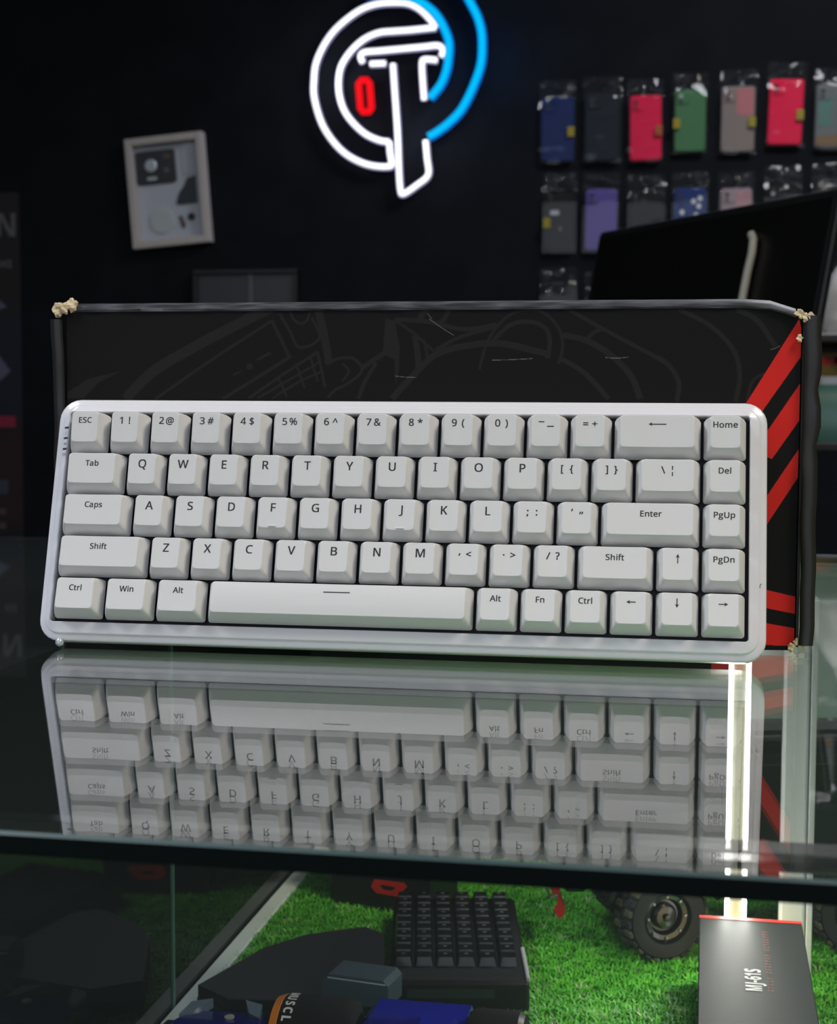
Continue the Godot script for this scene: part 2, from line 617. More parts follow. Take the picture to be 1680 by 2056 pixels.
func turf() -> void:
	var base := thing("artificial_turf", "bright green artificial turf lining the cabinet floor", "turf", at(0, 0.705, 0))
	base.set_meta("kind", "stuff")
	part(base, "turf_mat", sh().box(Vector3(1.15, 0.0045, 0.73), Vector3(0.2945, 0.0027, -0.778)), M.turf_mat)
	var st := SurfaceTool.new()
	st.begin(Mesh.PRIMITIVE_TRIANGLES)
	# one tuft: five bent blades
	var rng := RandomNumberGenerator.new()
	rng.seed = 11
	for b in 5:
		var w := TAU * b / 5.0 + rng.randf()
		var dir := Vector3(cos(w), 0, sin(w))
		var side := Vector3(-sin(w), 0, cos(w)) * 0.00055
		var root := dir * 0.0006
		var mid := dir * rng.randf_range(0.0014, 0.0024) + Vector3(0, rng.randf_range(0.003, 0.0045), 0)
		var tip := dir * rng.randf_range(0.0035, 0.0055) + Vector3(0, rng.randf_range(0.004, 0.0062), 0)
		var n := (dir * -0.35 + Vector3.UP).normalized()
		for tri in [[root - side, root + side, mid + side], [root - side, mid + side, mid - side], [mid - side, mid + side, tip]]:
			if (tri[1] - tri[0]).cross(tri[2] - tri[0]).y > 0.0:
				tri.reverse()
			for p in tri:
				st.set_normal(n)
				st.add_vertex(p)
	var mm := MultiMesh.new()
	mm.transform_format = MultiMesh.TRANSFORM_3D
	mm.use_colors = true
	mm.mesh = st.commit()
	var spots: Array = []
	var x := -0.281
	while x < 0.34:
		var z := -1.14
		while z < -0.415:
			spots.append(Vector3(x + rng.randf_range(-0.0016, 0.0016), 0.0045, z + rng.randf_range(-0.0016, 0.0016)))
			z += 0.0031
		x += 0.0031
	mm.instance_count = spots.size()
	for i in spots.size():
		var s := rng.randf_range(0.8, 1.2)
		mm.set_instance_transform(i, Transform3D(Basis(Vector3.UP, rng.randf() * TAU).scaled(Vector3(s, s * rng.randf_range(0.8, 1.1), s)), spots[i]))
		var k := rng.randf()
		var c := Color(0.045, 0.34, 0.02).lerp(Color(0.2, 0.72, 0.06), k)
		if rng.randf() < 0.035:
			c = Color(0.45, 0.6, 0.3)
		mm.set_instance_color(i, c)
	var mi := MultiMeshInstance3D.new()
	mi.name = "turf_blades"
	mi.multimesh = mm
	mi.material_override = M.turf_blade
	mi.set_meta("kind", "stuff")
	base.add_child(mi)


# ---------------------------------------------------------------- the keyboard's box
func draw_poly(im: Image, pts: Array, c: Color) -> void:
	var lo := 1e9
	var hi := -1e9
	for p in pts:
		lo = minf(lo, p.y)
		hi = maxf(hi, p.y)
	for y in range(maxi(0, int(lo)), mini(im.get_height(), int(hi) + 1)):
		var xs: Array = []
		var fy := y + 0.5
		for i in pts.size():
			var a: Vector2 = pts[i]
			var b: Vector2 = pts[(i + 1) % pts.size()]
			if (a.y <= fy) != (b.y <= fy):
				xs.append(a.x + (fy - a.y) / (b.y - a.y) * (b.x - a.x))
		xs.sort()
		for k in range(0, xs.size() - 1, 2):
			var x0 := int(round(xs[k]))
			var x1 := int(round(xs[k + 1]))
			if x1 > x0:
				im.fill_rect(Rect2i(x0, y, x1 - x0, 1), c)


func draw_line(im: Image, pts: Array, w: float, c: Color) -> void:
	var p := smooth_path(pts, 0.0, 6)
	for i in p.size() - 1:
		var a := Vector2(p[i].x, p[i].y)
		var b := Vector2(p[i + 1].x, p[i + 1].y)
		var d := (b - a).normalized()
		var n := Vector2(-d.y, d.x) * w * 0.5
		var x := d * minf(w * 0.3, 2.0)
		draw_poly(im, [a - x + n, b + x + n, b + x - n, a - x - n], c)


func off(pts: Array, dx: float, dy: float) -> Array:
	var o: Array = []
	for p in pts:
		o.append(Vector2(p[0] + dx, p[1] + dy))
	return o


func lay(pts: Array) -> Array:
	# artwork drawn as seen in perspective, flattened onto the 1464 x 680 panel
	var o: Array = []
	for p in pts:
		var w: float = 6.21242853e-05 * p[0] - 2.43568737e-05 * p[1] + 1.0
		o.append(Vector2((1.07587618 * p[0] - 0.0134297371 * p[1] - 136.936878) / w, (0.00670575234 * p[0] + 1.0440279 * p[1] - 650.76658) / w))
	return o


func box_print() -> ImageTexture:
	var im := Image.create(1464, 680, false, Image.FORMAT_RGB8)
	im.fill(Color(0.088, 0.085, 0.084))
	var g := Color(0.142, 0.138, 0.134)
	var lines := [
		[22, [[255, 800], [310, 745], [400, 692], [500, 640], [545, 618]]], [6, [[315, 800], [430, 720], [547, 644]]], [7, [[547, 644], [565, 680], [583, 717]]], [7, [[583, 717], [520, 757], [450, 800]]],
		[6, [[502, 799], [570, 752], [639, 707]]], [6, [[639, 707], [647, 740], [654, 776]]], [5, [[520, 799], [580, 764], [645, 726]]], [5, [[550, 799], [600, 768], [650, 745]]], [5, [[597, 730], [605, 755], [613, 778]]],
		[5, [[560, 758], [570, 778], [577, 796]]], [5, [[625, 716], [632, 740], [640, 765]]], [6, [[519, 722], [532, 715], [544, 709]]], [4, [[471, 753], [485, 746]]],
		[6, [[563, 631], [583, 664], [603, 698], [643, 679], [628, 639]]], [6, [[582, 619], [590, 640], [605, 650], [618, 642], [624, 621]]], [16, [[639, 620], [652, 670], [662, 730]]],
		[6, [[660, 728], [690, 718], [715, 722], [728, 745], [700, 770], [676, 782], [660, 798]]], [5, [[690, 730], [702, 745], [690, 765]]], [10, [[770, 711], [750, 724], [730, 738]]], [8, [[756, 730], [735, 765], [722, 799]]],
		[9, [[794, 642], [863, 646], [931, 661], [996, 652]]], [13, [[862, 617], [850, 630], [845, 640]]], [9, [[905, 617], [893, 640], [880, 650]]], [6, [[798, 646], [832, 669], [874, 707]]],
		[12, [[834, 675], [840, 710], [842, 745]]], [6, [[852, 684], [858, 705], [859, 722]]], [13, [[790, 799], [832, 753], [878, 711], [939, 694], [1008, 690], [1103, 711]]], [8, [[878, 702], [924, 677], [996, 656]]],
		[6, [[964, 741], [981, 684], [1015, 639], [1053, 623], [1091, 627], [1122, 658], [1131, 696], [1122, 730]]], [9, [[985, 692], [1023, 654], [1065, 646], [1095, 658], [1105, 684], [1101, 718]]],
		[12, [[1133, 673], [1179, 684], [1225, 711], [1267, 753], [1286, 799]]], [10, [[1126, 720], [1175, 749], [1221, 799]]], [8, [[1137, 618], [1213, 661], [1320, 718], [1345, 735]]], [8, [[1210, 660], [1190, 670], [1178, 684]]],
		[9, [[1366, 622], [1430, 656], [1475, 705], [1486, 757], [1478, 804]]], [9, [[1320, 716], [1345, 735], [1364, 768], [1360, 804]]], [10, [[1482, 622], [1523, 645], [1557, 694]]], [6, [[1501, 804], [1512, 765], [1535, 750]]],
	]
	for l in lines:
		draw_line(im, lay(l[1]), l[0], g)
	draw_poly(im, lay([[132, 790], [180, 760], [245, 745], [200, 768], [170, 800], [132, 800]]), g)
	draw_poly(im, lay([[775, 639], [794, 644], [804, 696], [803, 738], [796, 778], [794, 722], [770, 711]]), g)
	var dot: Array = []
	for k in 10:
		dot.append([503 + 7 * cos(TAU * k / 10), 736 + 7 * sin(TAU * k / 10)])
	draw_poly(im, lay(dot), g)
	var red := Color(0.84, 0.17, 0.15)
	for s in [
		[[1606, 640], [1611, 660], [1611, 714], [1535, 821], [1490, 890], [1450, 880], [1501, 806]], [[1611, 765], [1611, 838], [1551, 922], [1500, 900], [1544, 862]], [[1611, 893], [1606, 956], [1544, 1049], [1490, 1130], [1480, 1085], [1544, 991]],
		[[1430, 1150], [1544, 1186], [1600, 1200], [1600, 1235], [1544, 1223], [1430, 1192]], [[1430, 1225], [1544, 1253], [1600, 1264], [1600, 1300], [1430, 1290]],
	]:
		draw_poly(im, lay(s), red)
	var scratch := Color(0.4, 0.39, 0.37)
	for l in [[[795, 755], [815, 757], [838, 758]], [[990, 723], [1030, 722], [1070, 720]], [[1217, 718], [1240, 719], [1262, 717]], [[863, 640], [885, 656], [912, 673]], [[1548, 702], [1560, 698], [1567, 694]], [[860, 630], [868, 640]]]:
		draw_line(im, lay(l), 1.6, scratch)
	return ImageTexture.create_from_image(im)


func keyboard_box() -> void:
	var x0 := -0.3055
	var x1 := 0.0398
	var zf := -0.7085
	var t := thing("keyboard_box", "worn black cardboard box with red stripes standing behind the white keyboard", "box", at((x0 + x1) / 2, TOP, zf))
	var w := x1 - x0
	var h := w / 2
	# front face, slightly sunk at its right corner, as a printed sheet
	var outline := [[-h, 0.0], [h, 0.0], [h, 0.1495], [h - 0.006, 0.1515], [h - 0.014, 0.154], [-h, 0.1545]]
	var st := SurfaceTool.new()
	st.begin(Mesh.PRIMITIVE_TRIANGLES)
	var nx := 30
	var ny := 12
	for i in nx:
		for j in ny:
			var cell: Array = []
			for c in [[0, 0], [0, 1], [1, 1], [0, 0], [1, 1], [1, 0]]:
				var u := float(i + c[0]) / nx
				var s := float(j + c[1]) / ny
				var x := -h + w * u
				var top := 0.1545
				if x > h - 0.014:
					top = lerpf(0.1542, 0.1495, (x - h + 0.014) / 0.014)
				var y := top * s
				# the card bellies a little and dents towards its lower right edge
				var z := 0.0012 * sin(PI * u) * sin(PI * s) - 0.0035 * smoothstep(0.93, 1.0, u) * (1.0 - 0.5 * s)
				cell.append([Vector3(x, y, z), Vector2(u, 1.0 - y / 0.1545)])
			for p in cell:
				st.set_uv(p[1])
				st.set_smooth_group(0)
				st.add_vertex(p[0])
	st.generate_normals()
	var pm := mat("box_face_print", Color(1, 1, 1), 0.45)
	pm.albedo_texture = box_print()
	pm.roughness = 0.62
	pm.metallic_specular = 0.25
	part(t, "front_panel", st.commit(), pm)
	# rounded shoulder, lid, walls behind
	var body := sh()
	var ring_a := PackedVector3Array()
	var ring_b := PackedVector3Array()
	var ring_c := PackedVector3Array()
	for p in outline:
		ring_a.append(Vector3(p[0], p[1], -0.0042))
		ring_b.append(Vector3(p[0], p[1], -0.006))
		ring_c.append(Vector3(p[0], p[1], -0.058))
	body.loft([ring_a, ring_b, ring_c])
	part(t, "tray", body, M.card_black)
	# the folded top edge, rising behind the front panel
	var fold := sh()
	var rings: Array = []
	var rng := RandomNumberGenerator.new()
	rng.seed = 5
	for i in 31:
		var u := i / 30.0
		var x := lerpf(-h + 0.004, h - 0.0025, u)
		var drop := 0.0 if x < h - 0.016 else (x - h + 0.016) * 0.33
		var j := rng.randf_range(-0.00035, 0.00035)
		rings.append(PackedVector3Array([Vector3(x, 0.1535 - drop, 0.0004 + j), Vector3(x, 0.1545 - drop + j, 0.0008), Vector3(x, 0.1563 - drop + j, -0.001), Vector3(x, 0.1578 - drop, -0.0052 + j), Vector3(x, 0.1575 - drop, -0.012), Vector3(x, 0.1530 - drop, -0.012)]))
	fold.loft(rings)
	part(t, "top_fold", fold.mesh(50), M.card_worn_sheen, Transform3D.IDENTITY, "scuffed fold along the top with its sheen coloured in grey")
	# side flaps that stand out past the front
	for s in [-1, 1]:
		var flap := sh()
		var rr: Array = []
		for i in 19:
			var y := 0.003 + 0.147 * i / 18.0
			var bow := 0.00025 * sin(i * 1.7) + 0.0004 * sin(i * 0.6)
			var pinch := -0.0012 if i in [11, 14] else 0.0
			var x: float = s * (h + 0.0015)
			var wide := 0.0075 - 0.001 * (1.0 - i / 18.0) + pinch
			if s < 0:
				wide = 0.0062 - 0.0015 * (1.0 - i / 18.0)
			var ring := PackedVector3Array()
			for k in 8:
				var a := TAU * k / 8.0
				ring.append(Vector3(x + s * wide * (0.5 + 0.5 * cos(a)) + bow, y, 0.0006 + 0.0016 * sin(a) + pinch * 0.4))
			rr.append(ring)
		flap.loft(rr)
		part(t, "side_flap", flap.mesh(60), M.card_gloss)
		part(t, "side_wall", sh().box(Vector3(0.0016, 0.147, 0.05), Vector3(s * (h + 0.0012), 0.0745, -0.031), 0.0004), M.card_black)
	# torn corners: curls of bare card
	torn(t, Vector3(-h - 0.001, 0.1555, 0.001), 0.85, 21, 3)
	torn(t, Vector3(h + 0.0012, 0.1505, 0.001), 0.55, 22, 3)
	torn(t, Vector3(h - 0.001, 0.141, 0.0004), 0.45, 24, 1)
	torn(t, Vector3(h + 0.0005, 0.0035, -0.001), 0.5, 23, 3)


func torn(t: Node3D, where: Vector3, size: float, seed_: int, lumps: int) -> void:
	var rng := RandomNumberGenerator.new()
	rng.seed = seed_
	var n := FastNoiseLite.new()
	n.seed = seed_
	n.frequency = 260.0 / size
	var s := sh()
	for c in lumps:
		var o := Vector3((c - (lumps - 1) * 0.5) * 0.0042 + rng.randf_range(-0.001, 0.001), rng.randf_range(-0.0035, 0.002), rng.randf_range(-0.001, 0.001)) * size
		var r := rng.randf_range(0.0024, 0.0034) * size
		var rings: Array = []
		for j in range(1, 10):
			var v := PI * j / 10.0
			var ring := PackedVector3Array()
			for k in 14:
				var u := TAU * k / 14.0
				var d := Vector3(sin(v) * cos(u), cos(v) * 1.25, sin(v) * sin(u) * 0.7)
				var fold := 1.0 + 0.55 * n.get_noise_3dv(o + d * r)
				fold *= 1.0 + 0.28 * sin(u * 2.0 + v * 5.0 + c) * sin(v)
				ring.append(o + d * r * fold)
			rings.append(ring)
		s.loft(rings)
	part(t, "torn_corner", s.mesh(25), M.torn_card, Transform3D(Basis.IDENTITY, where), "torn cream cardboard corner")


# ---------------------------------------------------------------- the keyboard
const UNIT := 19.05
const ROW_H := [8.7, 8.1, 7.8, 7.9, 8.0]
const ROW_K := [0.075, 0.03, -0.02, -0.05, -0.06]
var cap_cache := {}


func cap_half(units: float) -> float:
	return (UNIT * units - 0.95) / 2.0 - 2.85


func cap_top(units: float, row: int, x: float, y: float) -> float:
	var hw := cap_half(units)
	var base: float = ROW_H[row] + ROW_K[row] * (y - 1.0)
	if units > 5.0:
		return base + 0.55 * (1.0 - pow((y - 1.0) / 6.6, 2.0)) - 0.4
	var e := clampf(absf(x) / hw, 0.0, 1.0)
	return base - (0.55 if units < 1.9 else 0.42) * (1.0 - e * e)


func cap_mesh(units: float, row: int) -> ArrayMesh:
	var key := "%s/%d" % [units, row]
	if cap_cache.has(key):
		return cap_cache[key]
	var bw := (UNIT * units - 0.95) / 2.0
	var bh := 9.05
	var tw := cap_half(units)
	var th := 6.9
	var ty := 1.7
	var ne := 8 if units < 3 else 16
	var rings: Array = []
	for lv in [[0.0, 0.35, 1.0], [0.05, 0.0, 1.35], [0.35, -0.28, 1.55], [0.7, -0.22, 1.7], [0.95, -0.04, 1.75], [1.0, 0.2, 1.7]]:
		var t: float = lv[0]
		var hw: float = lerpf(bw, tw, t) - lv[1]
		var hh: float = lerpf(bh, th, t) - lv[1]
		var ring := PackedVector3Array()
		for p in rrect(0, ty * t, hw, hh, lv[2], 4, ne):
			var c := cap_top(units, row, p.x, p.y) - (0.0 if t == 1.0 else 0.12 if t > 0.9 else 0.0)
			ring.append(Vector3(p.x, p.y, lerpf(-0.6, c, t) if t < 0.9 else c - (0.2 if t < 1.0 else 0.0)) * 0.001)
		rings.append(ring)
	for inset in [0.25, 0.5, 0.75]:
		var ring := PackedVector3Array()
		for p in rrect(0, ty, (tw - 0.2) * (1.0 - inset), (th - 0.2) * (1.0 - inset), 1.7 * (1.0 - inset), 4, ne):
			ring.append(Vector3(p.x, p.y, cap_top(units, row, p.x, p.y)) * 0.001)
		rings.append(ring)
	var m := sh().loft(rings).mesh(30)
	cap_cache[key] = m
	return m


func text_mesh(s: String, cap: float, font: Font) -> Mesh:
	var t := TextMesh.new()
	t.font = font
	t.font_size = 72
	t.pixel_size = cap / (0.714 * 72.0)
	t.depth = 0.0
	t.text = s
	t.curve_step = 1.0
	return t


func flat_text(s: String, cap: float, font: Font, squeeze := 1.0) -> ArrayMesh:
	# lettering centred on its width and on the height of its capitals
	var ref := text_mesh("H", cap, font).get_aabb()
	var m := text_mesh(s, cap, font)
	var box := m.get_aabb()
	var a: Array = m.surface_get_arrays(0)
	var v: PackedVector3Array = a[Mesh.ARRAY_VERTEX]
	var cx := box.position.x + box.size.x / 2
	var cy := ref.position.y + ref.size.y / 2
	for i in v.size():
		v[i] = Vector3((v[i].x - cx) * squeeze, v[i].y - cy, 0)
	var o := []
	o.resize(Mesh.ARRAY_MAX)
	o[Mesh.ARRAY_VERTEX] = v
	o[Mesh.ARRAY_INDEX] = a[Mesh.ARRAY_INDEX]
	var n := PackedVector3Array()
	n.resize(v.size())
	n.fill(Vector3(0, 0, 1))
	o[Mesh.ARRAY_NORMAL] = n
	var r := ArrayMesh.new()
	r.add_surface_from_arrays(Mesh.PRIMITIVE_TRIANGLES, o)
	return r


func poly_mesh(poly: Array) -> ArrayMesh:
	var p := v2(poly)
	var tri := Geometry2D.triangulate_polygon(p)
	var v := PackedVector3Array()
	var n := PackedVector3Array()
	for q in p:
		v.append(Vector3(q.x, q.y, 0))
		n.append(Vector3(0, 0, 1))
	var o := []
	o.resize(Mesh.ARRAY_MAX)
	o[Mesh.ARRAY_VERTEX] = v
	o[Mesh.ARRAY_NORMAL] = n
	for t in range(0, tri.size(), 3):
		if (p[tri[t + 1]] - p[tri[t]]).cross(p[tri[t + 2]] - p[tri[t]]) > 0.0:
			var s := tri[t + 1]
			tri[t + 1] = tri[t + 2]
			tri[t + 2] = s
	o[Mesh.ARRAY_INDEX] = tri
	var r := ArrayMesh.new()
	r.add_surface_from_arrays(Mesh.PRIMITIVE_TRIANGLES, o)
	return r


func arrow(length: float, turn: float) -> ArrayMesh:
	var h := length / 2
	var w := 0.22
	var p: Array = []
	for q in [[-h, -w], [h - 1.4, -w], [h - 1.7, -0.85], [h, 0], [h - 1.7, 0.85], [h - 1.4, w], [-h, w]]:
		p.append([q[0] * cos(turn) - q[1] * sin(turn), q[0] * sin(turn) + q[1] * cos(turn)])
	return poly_mesh(p)


func on_cap(m: ArrayMesh, units: float, row: int, at_x: float, at_y: float) -> ArrayMesh:
	# lay flat lettering (millimetres) on the dished top of a key
	var a := m.surface_get_arrays(0)
	var v: PackedVector3Array = a[Mesh.ARRAY_VERTEX]
	for i in v.size():
		var x := v[i].x + at_x
		var y := v[i].y + at_y
		v[i] = Vector3(x, y, cap_top(units, row, x, y) + 0.04 + v[i].z) * 0.001
	a[Mesh.ARRAY_VERTEX] = v
	var r := ArrayMesh.new()
	r.add_surface_from_arrays(Mesh.PRIMITIVE_TRIANGLES, a)
	return r


func keyboard() -> void:
	var ex := Vector3(0.9998, -0.0003, -0.018)
	var ey := Vector3(-0.0047, 0.9608, -0.2772)
	var en := Vector3(0.0173, 0.2772, 0.9606)
	var t := thing("mechanical_keyboard", "white compact mechanical keyboard leaning against its black box", "keyboard", Transform3D(Basis(ex, ey, en).orthonormalized(), Vector3(-0.2878, 0.9629, -0.6485)))
	# case: rings from the back round the outside, over the rim and down into the key well (mm)
	var outer := [-6.9, 313.2, -9.3, 102.9]   # left, right, bottom, top
	var well := [-0.95, 305.75, -0.85, 96.2]
	var rings: Array = []
	for lv in [[7.0, -14.6, 6.0], [3.0, -14.2, 8.0], [1.2, -12.5, 9.0], [0.25, -9.0, 9.4], [0.0, -4.5, 9.6], [0.0, -1.6, 9.6], [0.35, -0.9, 9.4], [1.0, -0.45, 9.0], [2.9, 0.15, 7.4], [3.1, 0.5, 7.2], [3.4, 0.78, 6.9], [3.9, 0.98, 6.4]]:
		var i: float = lv[0]
		var ring := PackedVector3Array()
		for p in rrect((outer[0] + outer[1]) / 2, (outer[2] + outer[3]) / 2, (outer[1] - outer[0]) / 2 - i, (outer[3] - outer[2]) / 2 - i, lv[2], 6, 2):
			var c: float = lv[1]
			if c < -5.0:
				c -= 9.5 * (p.y - outer[2]) / (outer[3] - outer[2]) * (-c - 5.0) / 9.6   # wedge: thicker at the far edge
			ring.append(Vector3(p.x, p.y, c) * 0.001)
		rings.append(ring)
	for lv in [[0.35, 1.72, 1.6], [0.0, 1.45, 1.4], [0.0, -6.0, 1.4]]:
		var ring := PackedVector3Array()
		for p in rrect((well[0] + well[1]) / 2, (well[2] + well[3]) / 2, (well[1] - well[0]) / 2 + lv[0], (well[3] - well[2]) / 2 + lv[0], lv[2], 6, 2):
			ring.append(Vector3(p.x, p.y, lv[1]) * 0.001)
		rings.append(ring)
	var cs := sh().loft(rings, true, false)
	part(t, "case", cs.mesh(28), M.case_white)
	part(t, "switch_plate", sh().box(Vector3(0.3085, 0.0985, 0.0012), Vector3(0.1524, 0.0476, -0.0048)), M.plate_black)
	for y in [88.8, 83.82, 78.71]:
		part(t, "indicator", slab(0.0024, 0.0009, 0.00044, -0.0002, 0.00008, 0.00002), M.legend_grey, Transform3D(Basis(Vector3.UP, -0.41), Vector3(-0.0021, y * 0.001, 0.00142)))
	for q in [["C", 86.0], ["W", 81.1], ["OS", 76.1]]:
		part(t, "legend", scaled(flat_text(q[0], 1.25, sans, 1.1), 0.001), M.print_faint, Transform3D(Basis(Vector3.UP, -0.41), Vector3(-0.0021, q[1] * 0.001, 0.00152)))
	part(t, "nick", scaled(poly_mesh([[0.5, 1.1], [0.0, 0.3], [-0.05, -0.9], [-0.4, -0.7], [-0.35, 0.5], [0.2, 1.2]]), 0.001), M.print_faint, Transform3D(Basis.IDENTITY, Vector3(0.3106, 0.02284, 0.0004)), "small grey nick in the frame")
	for x in [0.03, 0.275]:
		part(t, "rubber_foot", sh().box(Vector3(0.03, 0.008, 0.002), Vector3(x, 0.002, -0.0152), 0.0006), M.rubber_black)
	part(t, "glint_bead", sh().lathe([[0.0004, -0.0022], [0.0017, -0.0014], [0.0019, 0.0], [0.0012, 0.0014], [0.0003, 0.0017]], 12, Transform3D(Basis.IDENTITY, Vector3(0.004, -0.0098, 0.0))).mesh(60), M.foil_silver, Transform3D.IDENTITY, "small silver bead added as a glint under the corner")  # silver bead added to stand for the glint under this corner

	var rows := [
		[["ESC", 1], ["1!", 1], ["2@", 1], ["3#", 1], ["4$", 1], ["5%", 1], ["6^", 1], ["7&", 1], ["8*", 1], ["9(", 1], ["0)", 1], ["-_", 1], ["=+", 1], ["long_left", 2], ["Home", 1]],
		[["Tab", 1.5], ["Q", 1], ["W", 1], ["E", 1], ["R", 1], ["T", 1], ["Y", 1], ["U", 1], ["I", 1], ["O", 1], ["P", 1], ["[{", 1], ["]}", 1], ["\\¦", 1.5], ["Del", 1]],
		[["Caps", 1.75], ["A", 1], ["S", 1], ["D", 1], ["F", 1], ["G", 1], ["H", 1], ["J", 1], ["K", 1], ["L", 1], [";:", 1], ["’”", 1], ["Enter", 2.25], ["PgUp", 1]],
		[["Shift", 2.25], ["Z", 1], ["X", 1], ["C", 1], ["V", 1], ["B", 1], ["N", 1], ["M", 1], [",<", 1], [".>", 1], ["/?", 1], ["Shift", 1.75], ["up", 1], ["PgDn", 1]],
		[["Ctrl", 1.25], ["Win", 1.25], ["Alt", 1.25], ["bar", 6.25], ["Alt", 1], ["Fn", 1], ["Ctrl", 1], ["left", 1], ["down", 1], ["right", 1]],
	]
	for r in 5:
		var x := 0.0
		for k in rows[r]:
			var s: String = k[0]
			var u: float = k[1]
			var cap := part(t, "keycap", cap_mesh(u, r), M.keycap_white, Transform3D(Basis.IDENTITY, Vector3(x + UNIT * u / 2, UNIT * (4 - r) + UNIT / 2, 0) * 0.001))
			var ly := 4.85 if r == 0 else 4.05 if r < 4 else 4.2
			var lx := 0.0
			var g: ArrayMesh
			match s:
				"long_left":
					g = arrow(7.6, PI)
				"up":
					g = arrow(4.1, PI / 2)
				"down":
					g = arrow(4.1, -PI / 2)
				"left":
					g = arrow(4.0, PI)
				"right":
					g = arrow(4.0, 0.0)
				"bar":
					g = poly_mesh([[-5.9, -0.24], [5.9, -0.24], [5.9, 0.24], [-5.9, 0.24]])
					ly = 4.95
				_:
					if s in ["ESC", "Home", "Tab", "Del", "Caps", "Enter", "PgUp", "Shift", "PgDn", "Ctrl", "Win", "Alt", "Fn"]:
						g = thick(flat_text(s, 2.5, sans, 1.12), 0.06)
					elif s.length() == 1:
						g = thick(flat_text(s, 3.7, sans, 1.1), 0.07)
					else:
						g = pair(s)
			if s == "Shift" and u > 2.0:
				lx = -0.6
			elif s == "Enter":
				lx = 0.4
			part(cap, "legend", on_cap(g, u, r, lx, ly), M.legend_grey)
			if s == "F" or s == "J":
				var bump := sh().box(Vector3(3.7, 0.6, 0.8) * 0.001, Vector3(0, -4.3, cap_top(1, r, 0, -4.3) + 0.1) * 0.001, 0.0002)
				part(cap, "homing_bump", bump, M.keycap_white)
			x += UNIT * u


func pair(s: String) -> ArrayMesh:
	# two signs side by side
	var st := SurfaceTool.new()
	st.begin(Mesh.PRIMITIVE_TRIANGLES)
	var gap := 1.95
	for k in 2:
		var ch := s[k]
		var dx := -gap if k == 0 else gap
		var dy := 0.0
		if ch == "-":
			st.append_from(poly_mesh([[-1.2, 0.5], [1.2, 0.5], [1.2, 0.95], [-1.2, 0.95]]), 0, Transform3D(Basis.IDENTITY, Vector3(dx, 0, 0)))
			continue
		if ch == "_":
			st.append_from(poly_mesh([[-1.5, -1.5], [1.5, -1.5], [1.5, -1.05], [-1.5, -1.05]]), 0, Transform3D(Basis.IDENTITY, Vector3(dx, 0, 0)))
			continue
		if ch == "." or ch == ",":
			dy = 1.3
		if ch == "”":
			dy = -1.2
		st.append_from(thick(flat_text(ch, 3.1, sans, 1.08), 0.06), 0, Transform3D(Basis.IDENTITY, Vector3(dx, dy, 0)))
	return st.commit()


func thick(m: ArrayMesh, by: float) -> ArrayMesh:
	# a heavier cut of the same lettering
	var st := SurfaceTool.new()
	st.begin(Mesh.PRIMITIVE_TRIANGLES)
	for k in 4:
		st.append_from(m, 0, Transform3D(Basis.IDENTITY, Vector3(by if k & 1 else -by, by if k & 2 else -by, 0.006 * k)))
	return st.commit()


func scaled(m: ArrayMesh, k: float) -> ArrayMesh:
	var a := m.surface_get_arrays(0)
	var v: PackedVector3Array = a[Mesh.ARRAY_VERTEX]
	for i in v.size():
		v[i] *= k
	a[Mesh.ARRAY_VERTEX] = v
	var r := ArrayMesh.new()
	r.add_surface_from_arrays(Mesh.PRIMITIVE_TRIANGLES, a)
	return r


